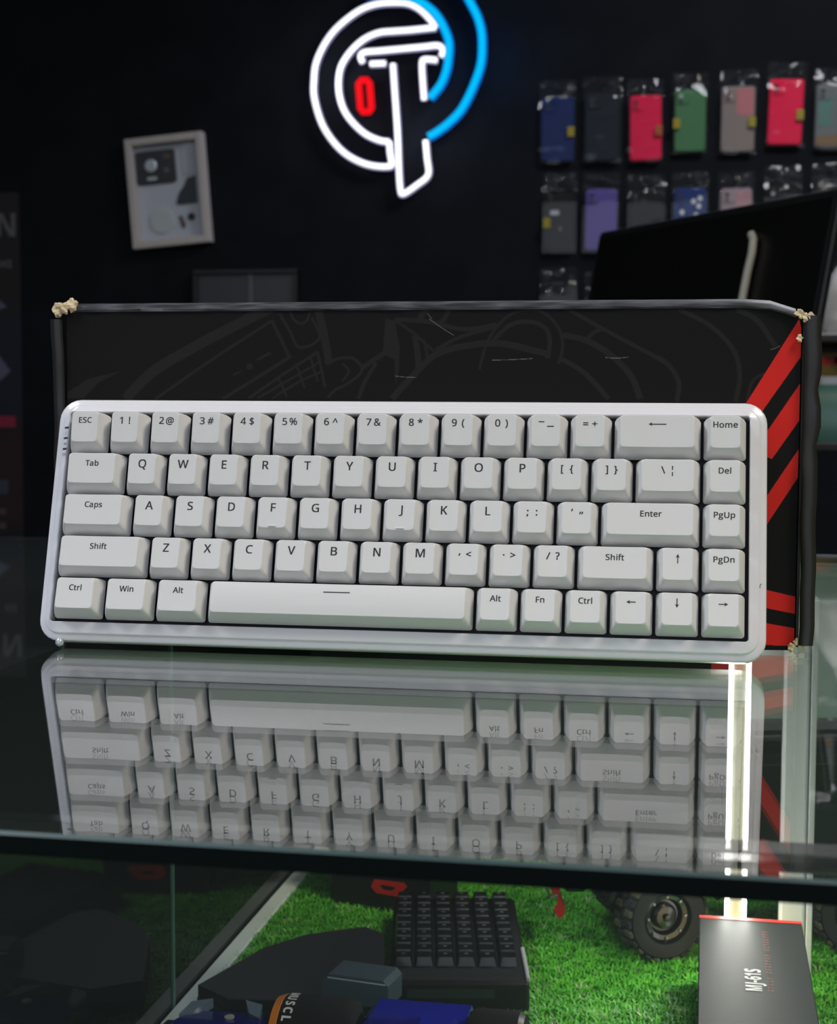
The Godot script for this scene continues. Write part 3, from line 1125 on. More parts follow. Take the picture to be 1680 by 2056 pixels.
# ---------------------------------------------------------------- neon sign
func neon_sign() -> void:
	var z := 0.028
	var o := Vector3(-0.78, 1.85, BACK)
	var t := thing("neon_sign", "glowing neon sign of white, blue and red tubes on the black wall", "neon sign", Transform3D(Basis.IDENTITY, o))
	var G := [[-0.684, 1.979], [-0.694, 1.994], [-0.713, 2.015], [-0.732, 2.03], [-0.758, 2.041], [-0.796, 2.044], [-0.835, 2.042], [-0.873, 2.031], [-0.911, 2.008], [-0.946, 1.978], [-0.973, 1.941], [-0.991, 1.9], [-0.996, 1.86], [-0.996, 1.823], [-0.985, 1.778], [-0.969, 1.74], [-0.942, 1.702], [-0.911, 1.673], [-0.872, 1.652], [-0.834, 1.642], [-0.799, 1.641], [-0.795, 1.65], [-0.799, 1.676], [-0.801, 1.702]]
	var inner := [[-0.801, 1.702], [-0.826, 1.706], [-0.861, 1.722], [-0.892, 1.749], [-0.915, 1.779], [-0.928, 1.813], [-0.932, 1.85], [-0.927, 1.887], [-0.911, 1.916], [-0.888, 1.941], [-0.861, 1.96], [-0.827, 1.972], [-0.789, 1.974], [-0.751, 1.975], [-0.684, 1.979]]
	var bar := [[-0.869, 1.9], [-0.875, 1.915], [-0.865, 1.925], [-0.827, 1.927], [-0.769, 1.93], [-0.713, 1.933], [-0.682, 1.935], [-0.669, 1.93], [-0.665, 1.917], [-0.671, 1.908]]
	var stem := [[-0.792, 1.894], [-0.788, 1.838], [-0.78, 1.727], [-0.776, 1.635], [-0.772, 1.583], [-0.764, 1.572], [-0.73, 1.593], [-0.701, 1.618], [-0.704, 1.659], [-0.708, 1.703]]
	for p in [G, inner, bar, [[-0.85, 1.896], [-0.811, 1.896]], [[-0.68, 1.899], [-0.712, 1.902], [-0.718, 1.891], [-0.716, 1.851], [-0.712, 1.803]], stem]:
		tube_part(t, "white_tube", p, o, z, M.neon_white, M.neon_sleeve, 0.0063)
	tube_part(t, "blue_tube", [[-0.86, 2.068], [-0.812, 2.065], [-0.77, 2.057], [-0.74, 2.051], [-0.709, 2.033], [-0.683, 2.01], [-0.664, 1.98], [-0.65, 1.943], [-0.65, 1.907], [-0.656, 1.871], [-0.67, 1.838], [-0.697, 1.806]], o, z + 0.004, M.neon_blue, M.neon_blue_sleeve, 0.0082)
	tube_part(t, "blue_tube", [[-0.66, 2.13], [-0.64, 2.105], [-0.623, 2.08], [-0.612, 2.062], [-0.597, 2.036], [-0.578, 1.999], [-0.568, 1.962], [-0.566, 1.922], [-0.569, 1.886], [-0.58, 1.85], [-0.599, 1.807], [-0.621, 1.771], [-0.651, 1.742], [-0.681, 1.721], [-0.7, 1.711]], o, z + 0.004, M.neon_blue, M.neon_blue_sleeve, 0.0082)
	var red := PackedVector3Array()
	for p in [[-0.874, 1.857], [-0.859, 1.857], [-0.853, 1.85], [-0.848, 1.787], [-0.854, 1.779], [-0.87, 1.779], [-0.876, 1.787], [-0.881, 1.85]]:
		red.append(Vector3(p[0], p[1], z + BACK) - o)
	part(t, "red_tube", sh().tube(red, 0.0085, 10, true).mesh(60), M.neon_red)
	# standoffs that hold the tubes to the wall
	for p in [[-0.996, 1.86], [-0.796, 2.044], [-0.834, 1.642], [-0.772, 1.583], [-0.566, 1.922], [-0.651, 1.742], [-0.932, 1.85], [-0.769, 1.93], [-0.863, 1.858], [-0.863, 1.778]]:
		part(t, "standoff", sh().tube(PackedVector3Array([Vector3(p[0], p[1], BACK) - o, Vector3(p[0], p[1], BACK + z - 0.004) - o]), 0.004, 8), M.plastic_black)
	for l in [[Vector3(-0.93, 1.85, BACK + 0.1), Color(0.9, 0.9, 1.0), 0.01], [Vector3(-0.73, 1.72, BACK + 0.1), Color(0.9, 0.9, 1.0), 0.008], [Vector3(-0.56, 1.9, BACK + 0.1), Color(0.1, 0.6, 1.0), 0.008]]:
		var om := OmniLight3D.new()
		om.name = "neon_light"
		om.light_color = l[1]
		om.light_energy = l[2]
		om.light_size = 0.06
		om.omni_range = 8.0
		om.omni_attenuation = 2.0
		om.shadow_enabled = true
		om.position = l[0] - o
		t.add_child(om)


func tube_part(t: Node3D, called: String, pts: Array, o: Vector3, z: float, core: Material, sleeve: Material, r: float) -> void:
	# a neon strip: a grey sleeve with a bright rounded front
	var path := smooth_path(pts, z + BACK, 5)
	var back := PackedVector3Array()
	var front := PackedVector3Array()
	for p in path:
		back.append(p - o)
		front.append(p - o + Vector3(0, 0, r * 0.85))
	var a := part(t, called, sh().tube(back, r * 1.45, 10).mesh(60), sleeve)
	part(a, "glowing_core", sh().tube(front, r, 10).mesh(60), core)


# ---------------------------------------------------------------- pictures and poster on the wall
func wall_pictures() -> void:
	# shadow box with a taken-apart device, hung crooked
	var t := thing("picture_frame", "white shadow box frame with device parts hanging crooked on the black wall", "picture frame", Transform3D(Basis(Vector3.BACK, deg_to_rad(4.6)), Vector3(-1.389, 1.5935, BACK)))
	var w := 0.212
	var h := 0.284
	var fr := sh()
	for s in [-1, 1]:
		fr.box(Vector3(0.019, h, 0.03), Vector3(s * (w / 2 - 0.0095), 0, 0.015), 0.002)
		fr.box(Vector3(w - 0.038, 0.019, 0.03), Vector3(0, s * (h / 2 - 0.0095), 0.015), 0.002)
	part(t, "frame", fr, M.frame_white)
	part(t, "backing", sh().box(Vector3(w - 0.036, h - 0.036, 0.004), Vector3(0, 0, 0.003)), M.paper_grey)
	part(t, "device_back", slab(0.108, 0.086, 0.008, 0, 0.006), M.board_black, at(-0.032, 0.066, 0.005))
	part(t, "lens_ring", sh().lathe([[0.004, 0.0], [0.0165, 0.0], [0.0165, 0.004], [0.013, 0.005], [0.004, 0.004]], 20, Transform3D(Basis(Vector3.RIGHT, PI / 2), Vector3.ZERO)), M.foil_silver, at(-0.044, 0.07, 0.011))
	part(t, "label_plate", slab(0.026, 0.009, 0.003, 0, 0.002, 0.0005), M.foil_silver, at(-0.044, 0.037, 0.011))
	part(t, "camera_module", slab(0.02, 0.014, 0.003, 0, 0.003, 0.0005), M.part_brown, at(0.0, 0.09, 0.011))
	part(t, "screw_boss", slab(0.013, 0.013, 0.006, 0, 0.003, 0.0005), M.part_grey, at(-0.003, 0.055, 0.011))
	part(t, "circuit_board", sh().prism(v2([[0.073, 0.035], [0.05, 0.03], [0.04, 0.01], [0.026, -0.005], [0.016, -0.03], [0.02, -0.036], [0.073, -0.036]]), 0.005, 0.009), M.board_black)
	part(t, "click_wheel", sh().lathe([[0.01, 0.0], [0.034, 0.0], [0.034, 0.003], [0.032, 0.004], [0.012, 0.004], [0.01, 0.003]], 28, Transform3D(Basis(Vector3.RIGHT, PI / 2), Vector3.ZERO)), mat("pale_plastic", Color(0.68, 0.72, 0.72), 0.5), at(-0.028, -0.072, 0.005))
	part(t, "round_jack", slab(0.02, 0.02, 0.0098, 0, 0.004, 0.0005), M.plastic_black, at(0.053, -0.07, 0.005))
	part(t, "ribbon_cable", sh().prism(v2([[0.018, -0.066], [0.028, -0.064], [0.036, -0.09], [0.03, -0.1], [0.024, -0.094]]), 0.005, 0.007), M.part_brown)
	part(t, "strip_module", slab(0.03, 0.08, 0.003, 0, 0.003, 0.0005), M.paper_grey, at(0.055, 0.08, 0.005))

	t = thing("dark_frame", "dark framed picture with two grey panels low on the black wall", "picture frame", at(-1.183, 1.24, BACK))
	fr = sh()
	fr.box(Vector3(0.28, 0.012, 0.025), Vector3(0, 0.144, 0.0125), 0.002).box(Vector3(0.28, 0.012, 0.025), Vector3(0, -0.144, 0.0125), 0.002)
	fr.box(Vector3(0.012, 0.276, 0.025), Vector3(0.134, 0, 0.0125), 0.002).box(Vector3(0.012, 0.276, 0.025), Vector3(-0.134, 0, 0.0125), 0.002)
	part(t, "frame", fr, M.frame_black)
	part(t, "panel", sh().box(Vector3(0.14, 0.276, 0.006), Vector3(-0.058, 0, 0.01)), M.panel_slate)
	part(t, "panel", sh().box(Vector3(0.11, 0.276, 0.006), Vector3(0.073, 0, 0.01)), M.panel_slate)
	part(t, "mullion", sh().box(Vector3(0.012, 0.276, 0.012), Vector3(0.0145, 0, 0.012), 0.001), M.panel_bar)

	# poster that only shows its right margin
	var im := Image.create(256, 512, false, Image.FORMAT_RGB8)
	im.fill(Color(0.075, 0.04, 0.05))
	var S := func(pts: Array) -> Array:
		return off(pts, 0, 0)
	im.fill_rect(Rect2i(0, 150, 256, 130), Color(0.05, 0.06, 0.13))
	draw_poly(im, S.call([[0, 90], [180, 100], [236, 140], [206, 150], [214, 190], [240, 220], [225, 232], [190, 200], [120, 240], [0, 250]]), Color(0.32, 0.33, 0.4))
	draw_poly(im, S.call([[0, 190], [150, 186], [190, 205], [196, 240], [190, 272], [0, 280]]), Color(0.1, 0.22, 0.5))
	im.fill_rect(Rect2i(0, 276, 246, 14), Color(0.5, 0.1, 0.2))
	im.fill_rect(Rect2i(0, 300, 256, 110), Color(0.13, 0.05, 0.07))
	im.fill_rect(Rect2i(190, 356, 44, 18), Color(0.2, 0.21, 0.28))
	im.fill_rect(Rect2i(150, 392, 80, 8), Color(0.28, 0.2, 0.22))
	im.fill_rect(Rect2i(150, 410, 80, 8), Color(0.24, 0.22, 0.24))
	var pm := mat("poster_print", Color(1, 1, 1), 0.5)
	pm.albedo_texture = ImageTexture.create_from_image(im)
	t = thing("game_poster", "dark poster with blue figure and red bands at the left on the back wall", "poster", at(-2.06, 1.05, BACK))
	var st := SurfaceTool.new()
	st.begin(Mesh.PRIMITIVE_TRIANGLES)
	for c in [[0, 0], [0, 1], [1, 1], [0, 0], [1, 1], [1, 0]]:
		st.set_uv(Vector2(c[0], 1 - c[1]))
		st.set_normal(Vector3(0, 0, 1))
		st.add_vertex(Vector3(-0.25 + 0.5 * c[0], -0.55 + 1.1 * c[1], 0.0042))
	part(t, "print", st.commit(), pm)
	part(t, "board", sh().box(Vector3(0.5, 1.1, 0.004), Vector3(0, 0, 0.002)), M.frame_black)
	part(t, "lettering", flat_text("N", 0.062, bold), M.part_grey, at(0.212, 0.465, 0.0048))
	part(t, "lettering", flat_text("HI", 0.02, bold, 1.2), M.part_grey, at(0.21, 0.362, 0.0048))


# ---------------------------------------------------------------- phone cases
func phone_cases() -> void:
	# x, y, width, height, colour, tilt, label
	var rows := [
		[-0.379, 1.724, 0.08, 0.158, Color(0.1, 0.16, 0.34), 0.0, "navy blue phone case in a clear bag, leftmost of the upper row"],
		[-0.269, 1.727, 0.085, 0.165, Color(0.1, 0.13, 0.16), 0.0, "smoky black phone case in a clear bag between navy and pink cases"],
		[-0.164, 1.721, 0.077, 0.157, Color(0.85, 0.1, 0.28), 0.8, "hot pink phone case in a clear bag beside the green case"],
		[-0.057, 1.736, 0.075, 0.15, Color(0.27, 0.45, 0.3), 0.0, "green phone case in a clear bag"],
		[0.057, 1.736, 0.08, 0.157, Color(0.5, 0.46, 0.44), -0.5, "beige and pink phone case in a clear bag between green and pink cases"],
		[0.169, 1.75, 0.081, 0.156, Color(0.86, 0.09, 0.27), -1.8, "hot pink phone case at the right end beside a patterned case"],
		[0.278, 1.737, 0.079, 0.15, Color(0.4, 0.42, 0.42), -1.0, "grey, teal and brown patterned phone case cut by the picture edge"],
		[-0.372, 1.502, 0.073, 0.151, Color(0.055, 0.06, 0.065), 0.0, "black phone case with small pale marks, leftmost of the second row"],
		[-0.27, 1.501, 0.077, 0.15, Color(0.34, 0.29, 0.55), -0.8, "purple phone case in a clear bag"],
		[-0.159, 1.498, 0.083, 0.145, Color(0.06, 0.068, 0.066), 0.0, "plain black phone case between the purple and blue cases"],
		[-0.054, 1.501, 0.077, 0.145, Color(0.12, 0.2, 0.42), -0.5, "blue phone case with white spots in a clear bag"],
		[0.057, 1.499, 0.075, 0.145, Color(0.55, 0.48, 0.5), 0.0, "pale pink phone case hanging behind the black monitor"],
		[0.167, 1.511, 0.079, 0.145, Color(0.05, 0.055, 0.055), 0.0, "black phone case with two lenses behind the black monitor"],
		[0.276, 1.514, 0.074, 0.145, Color(0.12, 0.13, 0.13), 0.0, "dark grey phone case at the right end of the second row"],
		[-0.372, 1.271, 0.082, 0.151, Color(0.09, 0.1, 0.11), 0.0, "dark phone case in crinkled bag just above the keyboard box"],
		[-0.262, 1.258, 0.08, 0.151, Color(0.07, 0.075, 0.08), 0.0, "black phone case in the third row beside the monitor edge"],
		[0.289, 1.28, 0.079, 0.151, Color(0.6, 0.6, 0.62), 0.0, "white phone case in the third row at the right"],
	]
	var rng := RandomNumberGenerator.new()
	rng.seed = 77
	var yellow := mat("price_yellow", Color(0.55, 0.5, 0.05), 0.6)
	var lens_m := mat("lens_ring", Color(0.62, 0.63, 0.66), 0.3)
	for i in rows.size():
		var q: Array = rows[i]
		var w: float = q[2]
		var h: float = q[3]
		var t := thing("phone_case", q[6], "phone case", Transform3D(Basis(Vector3.BACK, deg_to_rad(q[5])), Vector3(q[0], q[1], BACK)), "bagged phone cases on the black wall")
		var m := mat("case_%d" % i, q[4], 0.5)
		m.metallic_specular = 0.25
		part(t, "shell", slab(w, h, 0.009, 0.012, 0.021, 0.003), m)
		part(t, "camera_hump", slab(w * 0.36, w * 0.4, 0.006, 0, 0.003, 0.001), m, at(-w * 0.24, h * 0.36, 0.021))
		part(t, "lens_cutout", slab(w * 0.13, w * 0.13, 0.004, 0, 0.001, 0.0003), M.plastic_black if i != 3 else lens_m, at(-w * 0.3, h * 0.39, 0.024))
		part(t, "lens_cutout", slab(w * 0.11, w * 0.11, 0.004, 0, 0.001, 0.0003), M.plastic_black if i != 12 else lens_m, at(-w * 0.3, h * 0.31, 0.024))
		part(t, "hook", sh().tube(PackedVector3Array([Vector3(0, h / 2 + 0.022, 0), Vector3(0, h / 2 + 0.022, 0.04), Vector3(0, h / 2 + 0.027, 0.043)]), 0.0018, 8), M.metal_grey)
		part(t, "bag", crinkled_bag(w + 0.012, h + 0.046, 100 + i), M.bag_film, at(0, 0.016, 0.0265))
		var side := 1 if not i in [3, 7] else -1
		if i in [0, 2, 3, 4, 5, 7]:
			part(t, "price_sticker", slab(0.017, 0.024, 0.001, 0, 0.0006, 0.0002), yellow if i != 2 else mat("price_orange", Color(0.62, 0.3, 0.08), 0.6), at(side * (w * 0.42), -h * 0.05, 0.0285))
		if i == 4:
			part(t, "pink_panel", slab(w * 0.5, h * 0.42, 0.008, 0, 0.0008, 0.0003), mat("panel_pink", Color(0.66, 0.38, 0.4), 0.5), at(w * 0.2, h * 0.26, 0.0208))
		elif i == 6:
			part(t, "teal_patch", slab(w * 0.4, h * 0.5, 0.004, 0, 0.0008, 0.0003), mat("patch_teal", Color(0.24, 0.42, 0.38), 0.5), at(-w * 0.22, h * 0.1, 0.0208))
			part(t, "brown_patch", slab(w * 0.9, h * 0.16, 0.004, 0, 0.0008, 0.0003), mat("patch_brown", Color(0.42, 0.32, 0.18), 0.5), at(0, -h * 0.38, 0.0208))
		elif i == 10:
			for p in [[-0.25, 0.3], [-0.22, 0.1], [0.1, 0.28], [0.25, 0.2], [0.18, 0.05], [0.28, 0.33], [-0.2, -0.1], [0.15, -0.12]]:
				part(t, "white_spot", slab(w * 0.14, w * 0.16, 0.005, 0, 0.0006, 0.0002), M.letter_white, at(p[0] * w * 1.1, p[1] * h, 0.0208))
		elif i == 7:
			part(t, "pale_mark", slab(0.022, 0.012, 0.002, 0, 0.0006, 0.0002), lens_m, at(-0.012, 0.018, 0.0208))
			part(t, "orange_mark", slab(0.007, 0.012, 0.003, 0, 0.0006, 0.0002), M.part_brown, at(0.002, -0.022, 0.0208))
		elif i == 11:
			part(t, "pink_panel", slab(w * 0.44, h * 0.5, 0.004, 0, 0.0008, 0.0003), mat("panel_rose", Color(0.62, 0.46, 0.48), 0.5), at(w * 0.22, h * 0.2, 0.0208))


func crinkled_bag(w: float, h: float, seed_: int) -> ArrayMesh:
	var n := FastNoiseLite.new()
	n.seed = seed_
	n.frequency = 22.0
	n.fractal_octaves = 2
	var nx := 10
	var ny := 22
	var pv := PackedVector3Array()
	var pf: Array = []
	for j in ny + 1:
		for i in nx + 1:
			var x := w * (float(i) / nx - 0.5)
			var y := h * (float(j) / ny - 0.5)
			var top := smoothstep(0.66, 0.8, float(j) / ny)
			pv.append(Vector3(x, y, n.get_noise_2d(x, y) * (0.0005 + 0.0085 * top) - 0.004 * top))
	for j in ny:
		for i in nx:
			var a := j * (nx + 1) + i
			pf.append([a, a + 1, a + nx + 2, a + nx + 1])
	var s := sh()
	s.add(pv, pf, Transform3D.IDENTITY, false)
	return s.mesh(50)


# ---------------------------------------------------------------- monitor on the desk behind
func monitor() -> void:
	var al := Vector3(0.5815, 0.0047, 0.8135).normalized()
	var dn := Vector3(-0.1569, -0.9806, 0.1178).normalized()
	var nn := al.cross(-dn).normalized()
	var tl := Vector3(-0.1615, 1.3049, -2.3)
	var L := 0.53
	var H := 0.175
	var d := thing("desk", "dark work desk standing behind the glass counter", "desk", at(0.1, 0, -2.15))
	part(d, "desk_top", sh().box(Vector3(1.3, 0.03, 0.8), Vector3(0, 0.745, 0), 0.003), M.laminate_black)
	for x in [-0.6, 0.6]:
		for z in [-0.35, 0.35]:
			part(d, "leg", sh().box(Vector3(0.05, 0.73, 0.05), Vector3(x, 0.365, z), 0.002), M.laminate_black)
	var c := tl + al * L / 2 + dn * H / 2
	var t := thing("monitor", "large black monitor with its dark screen leaning behind the keyboard box", "monitor", at(c.x - nn.x * 0.06, 0.76, c.z - nn.z * 0.06))
	var face := Transform3D(Basis(al, -dn, nn), Vector3.ZERO)
	face.origin = c - t.position
	part(t, "bezel", slab(L, H, 0.006, -0.008, 0.0, 0.002), M.plastic_black, face)
	part(t, "rear_housing", slab(L * 0.55, H * 0.7, 0.01, -0.04, -0.008, 0.001), M.plastic_black, face)
	part(t, "screen", slab(L - 0.02, H - 0.03, 0.002, 0.0, 0.0006, 0.0002), M.screen_black, face.translated_local(Vector3(0, 0.005, 0)))
	part(t, "cable", sh().tube(PackedVector3Array([Vector3(0.115, 0.045, 0.006), Vector3(0.124, 0.037, 0.008), Vector3(0.126, 0.02, 0.008), Vector3(0.124, 0.0, 0.008), Vector3(0.122, -0.08, 0.008)]), 0.0052, 8).mesh(60), M.cable_grey, face, "pale grey cable down the front")
	part(t, "neck", sh().box(Vector3(0.06, 0.42, 0.03), Vector3(0, 0.21, 0), 0.004), M.plastic_black)
	part(t, "foot", sh().box(Vector3(0.26, 0.014, 0.2), Vector3(0, 0.007, 0), 0.004), M.plastic_black)


# ---------------------------------------------------------------- rack at the right
func display_rack() -> void:
	var z := -2.62
	var k := 2.62 / 2.3
	var X := func(x: float) -> float: return x * k
	var Y := func(y: float) -> float: return 1.0635 + (y - 1.0635) * k
	var x0: float = X.call(0.152)
	var t := thing("display_rack", "black display rack with dark boards standing at the right", "rack", at(x0 + 0.25, 0, z - 0.12))
	var levels := [0.12, 0.55, Y.call(1.0), Y.call(1.156)]
	for y in levels:
		part(t, "shelf_board", sh().box(Vector3(0.56, 0.014, 0.26), Vector3(0.02, y - 0.007, 0), 0.002), M.laminate_black)
	for x in [-0.265, 0.305]:
		for zz in [-0.115, 0.115]:
			part(t, "upright", sh().box(Vector3(0.012, 1.16, 0.012), Vector3(x, 0.58, zz), 0.001), M.frame_black)
	var white := mat("bag_white", Color(0.72, 0.71, 0.7), 0.5)
	var rng := RandomNumberGenerator.new()
	rng.seed = 4
	var names := ["crumpled white plastic bag at the left end of the rack's upper board", "white plastic bag on the rack's upper board, second from its left end"]
	for i in 2:
		var b := thing("plastic_bag", names[i], "bag", at(x0 + 0.055 + i * 0.14, Y.call(1.156), z - 0.1), "white bags on the rack")
		var rings: Array = []
		for j in 9:
			var y := 0.13 * j / 8.0
			var r := 0.05 * (0.92 + 0.1 * sin(j * 1.3)) * (1.0 if j < 5 else 1.0 - 0.2 * (j - 4))
			var ring := PackedVector3Array()
			for a in 16:
				var w := TAU * a / 16
				var rr := r * (1.0 + 0.12 * sin(a * 2.4 + j) + rng.randf_range(-0.04, 0.04))
				ring.append(Vector3(cos(w) * rr, y, sin(w) * rr * 0.8))
			rings.append(ring)
		part(b, "body", sh().loft(rings).mesh(50), white)
		part(b, "knot", sh().tube(PackedVector3Array([Vector3(0, 0.128, 0), Vector3(0.008, 0.145, 0), Vector3(0.02, 0.16, 0.004)]), 0.01, 8), white)
	var by: float = Y.call(1.0)
	var goods := [["yellow and red carton on the rack beside the pale green pouches", Color(0.55, 0.44, 0.08)], ["pale green pouch at the left of the rack's lower board", Color(0.3, 0.48, 0.43)], ["pale green pouch on the rack's lower board beside another", Color(0.34, 0.5, 0.46)]]
	for i in 2:
		var p := thing("pouch", goods[i + 1][0], "pouch", at(x0 + 0.03 + i * 0.09, by + 0.0006, z - 0.03 - i * 0.02), "pale green pouches on the rack")
		var pm := mat("pouch_green_%d" % i, goods[i + 1][1], 0.25)
		part(p, "body", sh().loft([lift_y(rrect(0, 0, 0.042, 0.016, 0.008, 3), 0.0), lift_y(rrect(0, 0, 0.043, 0.02, 0.01, 3), 0.03), lift_y(rrect(0, 0, 0.043, 0.014, 0.008, 3), 0.075), lift_y(rrect(0, 0, 0.043, 0.003, 0.002, 3), 0.095)]).mesh(50), pm)
		part(p, "seal", sh().box(Vector3(0.086, 0.014, 0.003), Vector3(0, 0.101, 0), 0.0008), M.paper_grey)
	var y := thing("carton", goods[0][0], "carton", at(x0 + 0.05, by + 0.0006, z - 0.14))
	part(y, "body", sh().box(Vector3(0.16, 0.15, 0.07), Vector3(0.02, 0.075, 0), 0.002), mat("carton_yellow", goods[0][1], 0.5))
	part(y, "red_band", sh().box(Vector3(0.05, 0.014, 0.0015), Vector3(-0.03, 0.135, 0.0352), 0.0004), M.logo_red)
	part(y, "dark_band", sh().box(Vector3(0.1, 0.012, 0.0015), Vector3(0.035, 0.137, 0.0352), 0.0004), M.plastic_black)


# ---------------------------------------------------------------- what lies in the cabinet
func cabinet_goods() -> void:
	slate_box()
	crawler()
	black_keyboard()
	logo_box()
	dark_case()
	charger()
	race_car()
	sports_car()


func slate_box() -> void:
	var t := thing("product_box", "dark slate carton with a red end strip lying flat on the turf", "carton", at(0.0296, TURF - 0.003, -0.818))
	part(t, "body", sh().box(Vector3(0.0594, 0.043, 0.206), Vector3(0, 0.0215, 0), 0.0006), M.box_slate)
	part(t, "end_strip", sh().box(Vector3(0.0594, 0.0003, 0.0045), Vector3(0, 0.0432, -0.1002)), M.box_red, Transform3D.IDENTITY, "red strip across the far end")
	part(t, "end_face", sh().box(Vector3(0.0592, 0.042, 0.0004), Vector3(0, 0.0213, -0.1032)), mat("box_end", Color(0.62, 0.55, 0.42), 0.7))
	var sheet := Transform3D(Basis(Vector3(0, 0, -1), Vector3(-1, 0, 0), Vector3(0, 1, 0)), Vector3(0.0, 0.0431, 0.0))
	part(t, "lettering", scaled(thick(flat_text("MJ-61S", 8.4, bold, 0.86), 0.12), 0.001), M.print_white, sheet.translated_local(Vector3(0.0035, 0.0009, 0.0001)))
	# a column of small red signs too fine to read
	var st := SurfaceTool.new()
	st.begin(Mesh.PRIMITIVE_TRIANGLES)
	var rng := RandomNumberGenerator.new()
	rng.seed = 31
	for i in 22:
		if i in [5, 13]:
			continue
		var x := i * 0.0043
		for p in [[0.0, 0.0, 0.0007, 0.0034], [0.0008, rng.randf_range(0.0, 0.0024), 0.0019, 0.0008], [0.0008, 0.0027, 0.0019, 0.0007]]:
			var a := Vector3(x + p[0], p[1], 0)
			for c in [[0, 0], [0, 1], [1, 1], [0, 0], [1, 1], [1, 0]]:
				st.set_normal(Vector3(0, 0, 1))
				st.add_vertex(a + Vector3(c[0] * (p[2] - p[0]), c[1] * p[3], 0))
	part(t, "small_print", st.commit(), M.print_red, sheet.translated_local(Vector3(-0.011, -0.0096, 0.0001)), "column of small red signs")


func wheel(t: Node3D, where: Transform3D, r: float, w: float) -> void:
	# axis along local z, outer face at +z
	var tyre := sh()
	tyre.lathe([[r * 0.58, -w * 0.42], [r * 0.72, -w * 0.5], [r * 0.9, -w * 0.48], [r * 0.965, -w * 0.36], [r * 0.975, 0], [r * 0.965, w * 0.36], [r * 0.9, w * 0.48], [r * 0.72, w * 0.5], [r * 0.58, w * 0.42]], 40, Transform3D(Basis(Vector3.RIGHT, PI / 2), Vector3.ZERO), true)
	var ty := part(t, "tyre", tyre.mesh(40), M.rubber, where)
	var n := 26
	for i in n:
		var a := TAU * i / n
		for s in [-1, 1]:
			var xf := Transform3D(Basis(Vector3.BACK, a + s * 0.06), Vector3.ZERO)
			part(ty, "tread_block", sh().box(Vector3(r * 0.09, r * 0.15, w * 0.36), Vector3(r * 0.975, 0, s * w * 0.3), r * 0.02), M.rubber if i % 2 else M.tread_dust, xf)
		var xm := Transform3D(Basis(Vector3.BACK, a + TAU / n / 2), Vector3.ZERO)
		part(ty, "tread_block", sh().box(Vector3(r * 0.07, r * 0.13, w * 0.26), Vector3(r * 0.975, 0, 0), r * 0.02), M.rubber, xm)
	var turn := Transform3D(Basis(Vector3.RIGHT, PI / 2), Vector3.ZERO)
	var rim := part(t, "rim", sh().lathe([[r * 0.1, w * 0.1], [r * 0.36, w * 0.12], [r * 0.42, w * 0.3], [r * 0.52, w * 0.34], [r * 0.56, w * 0.47], [r * 0.6, w * 0.44], [r * 0.6, -w * 0.44], [r * 0.1, -w * 0.44]], 32, turn, true).mesh(30), M.rim_black, where)
	part(rim, "hub", sh().lathe([[r * 0.001, w * 0.05], [r * 0.3, w * 0.05], [r * 0.3, w * 0.22], [r * 0.24, w * 0.3], [r * 0.09, w * 0.32], [r * 0.08, w * 0.44], [r * 0.001, w * 0.46]], 20, turn).mesh(30), M.rim_black)
	for i in 8:
		var a := TAU * i / 8.0
		part(rim, "bolt", sh().lathe([[r * 0.035, w * 0.3], [r * 0.035, w * 0.38], [r * 0.001, w * 0.39]], 6, turn), M.metal_grey, Transform3D(Basis.IDENTITY, Vector3(cos(a), sin(a), 0) * r * 0.48))


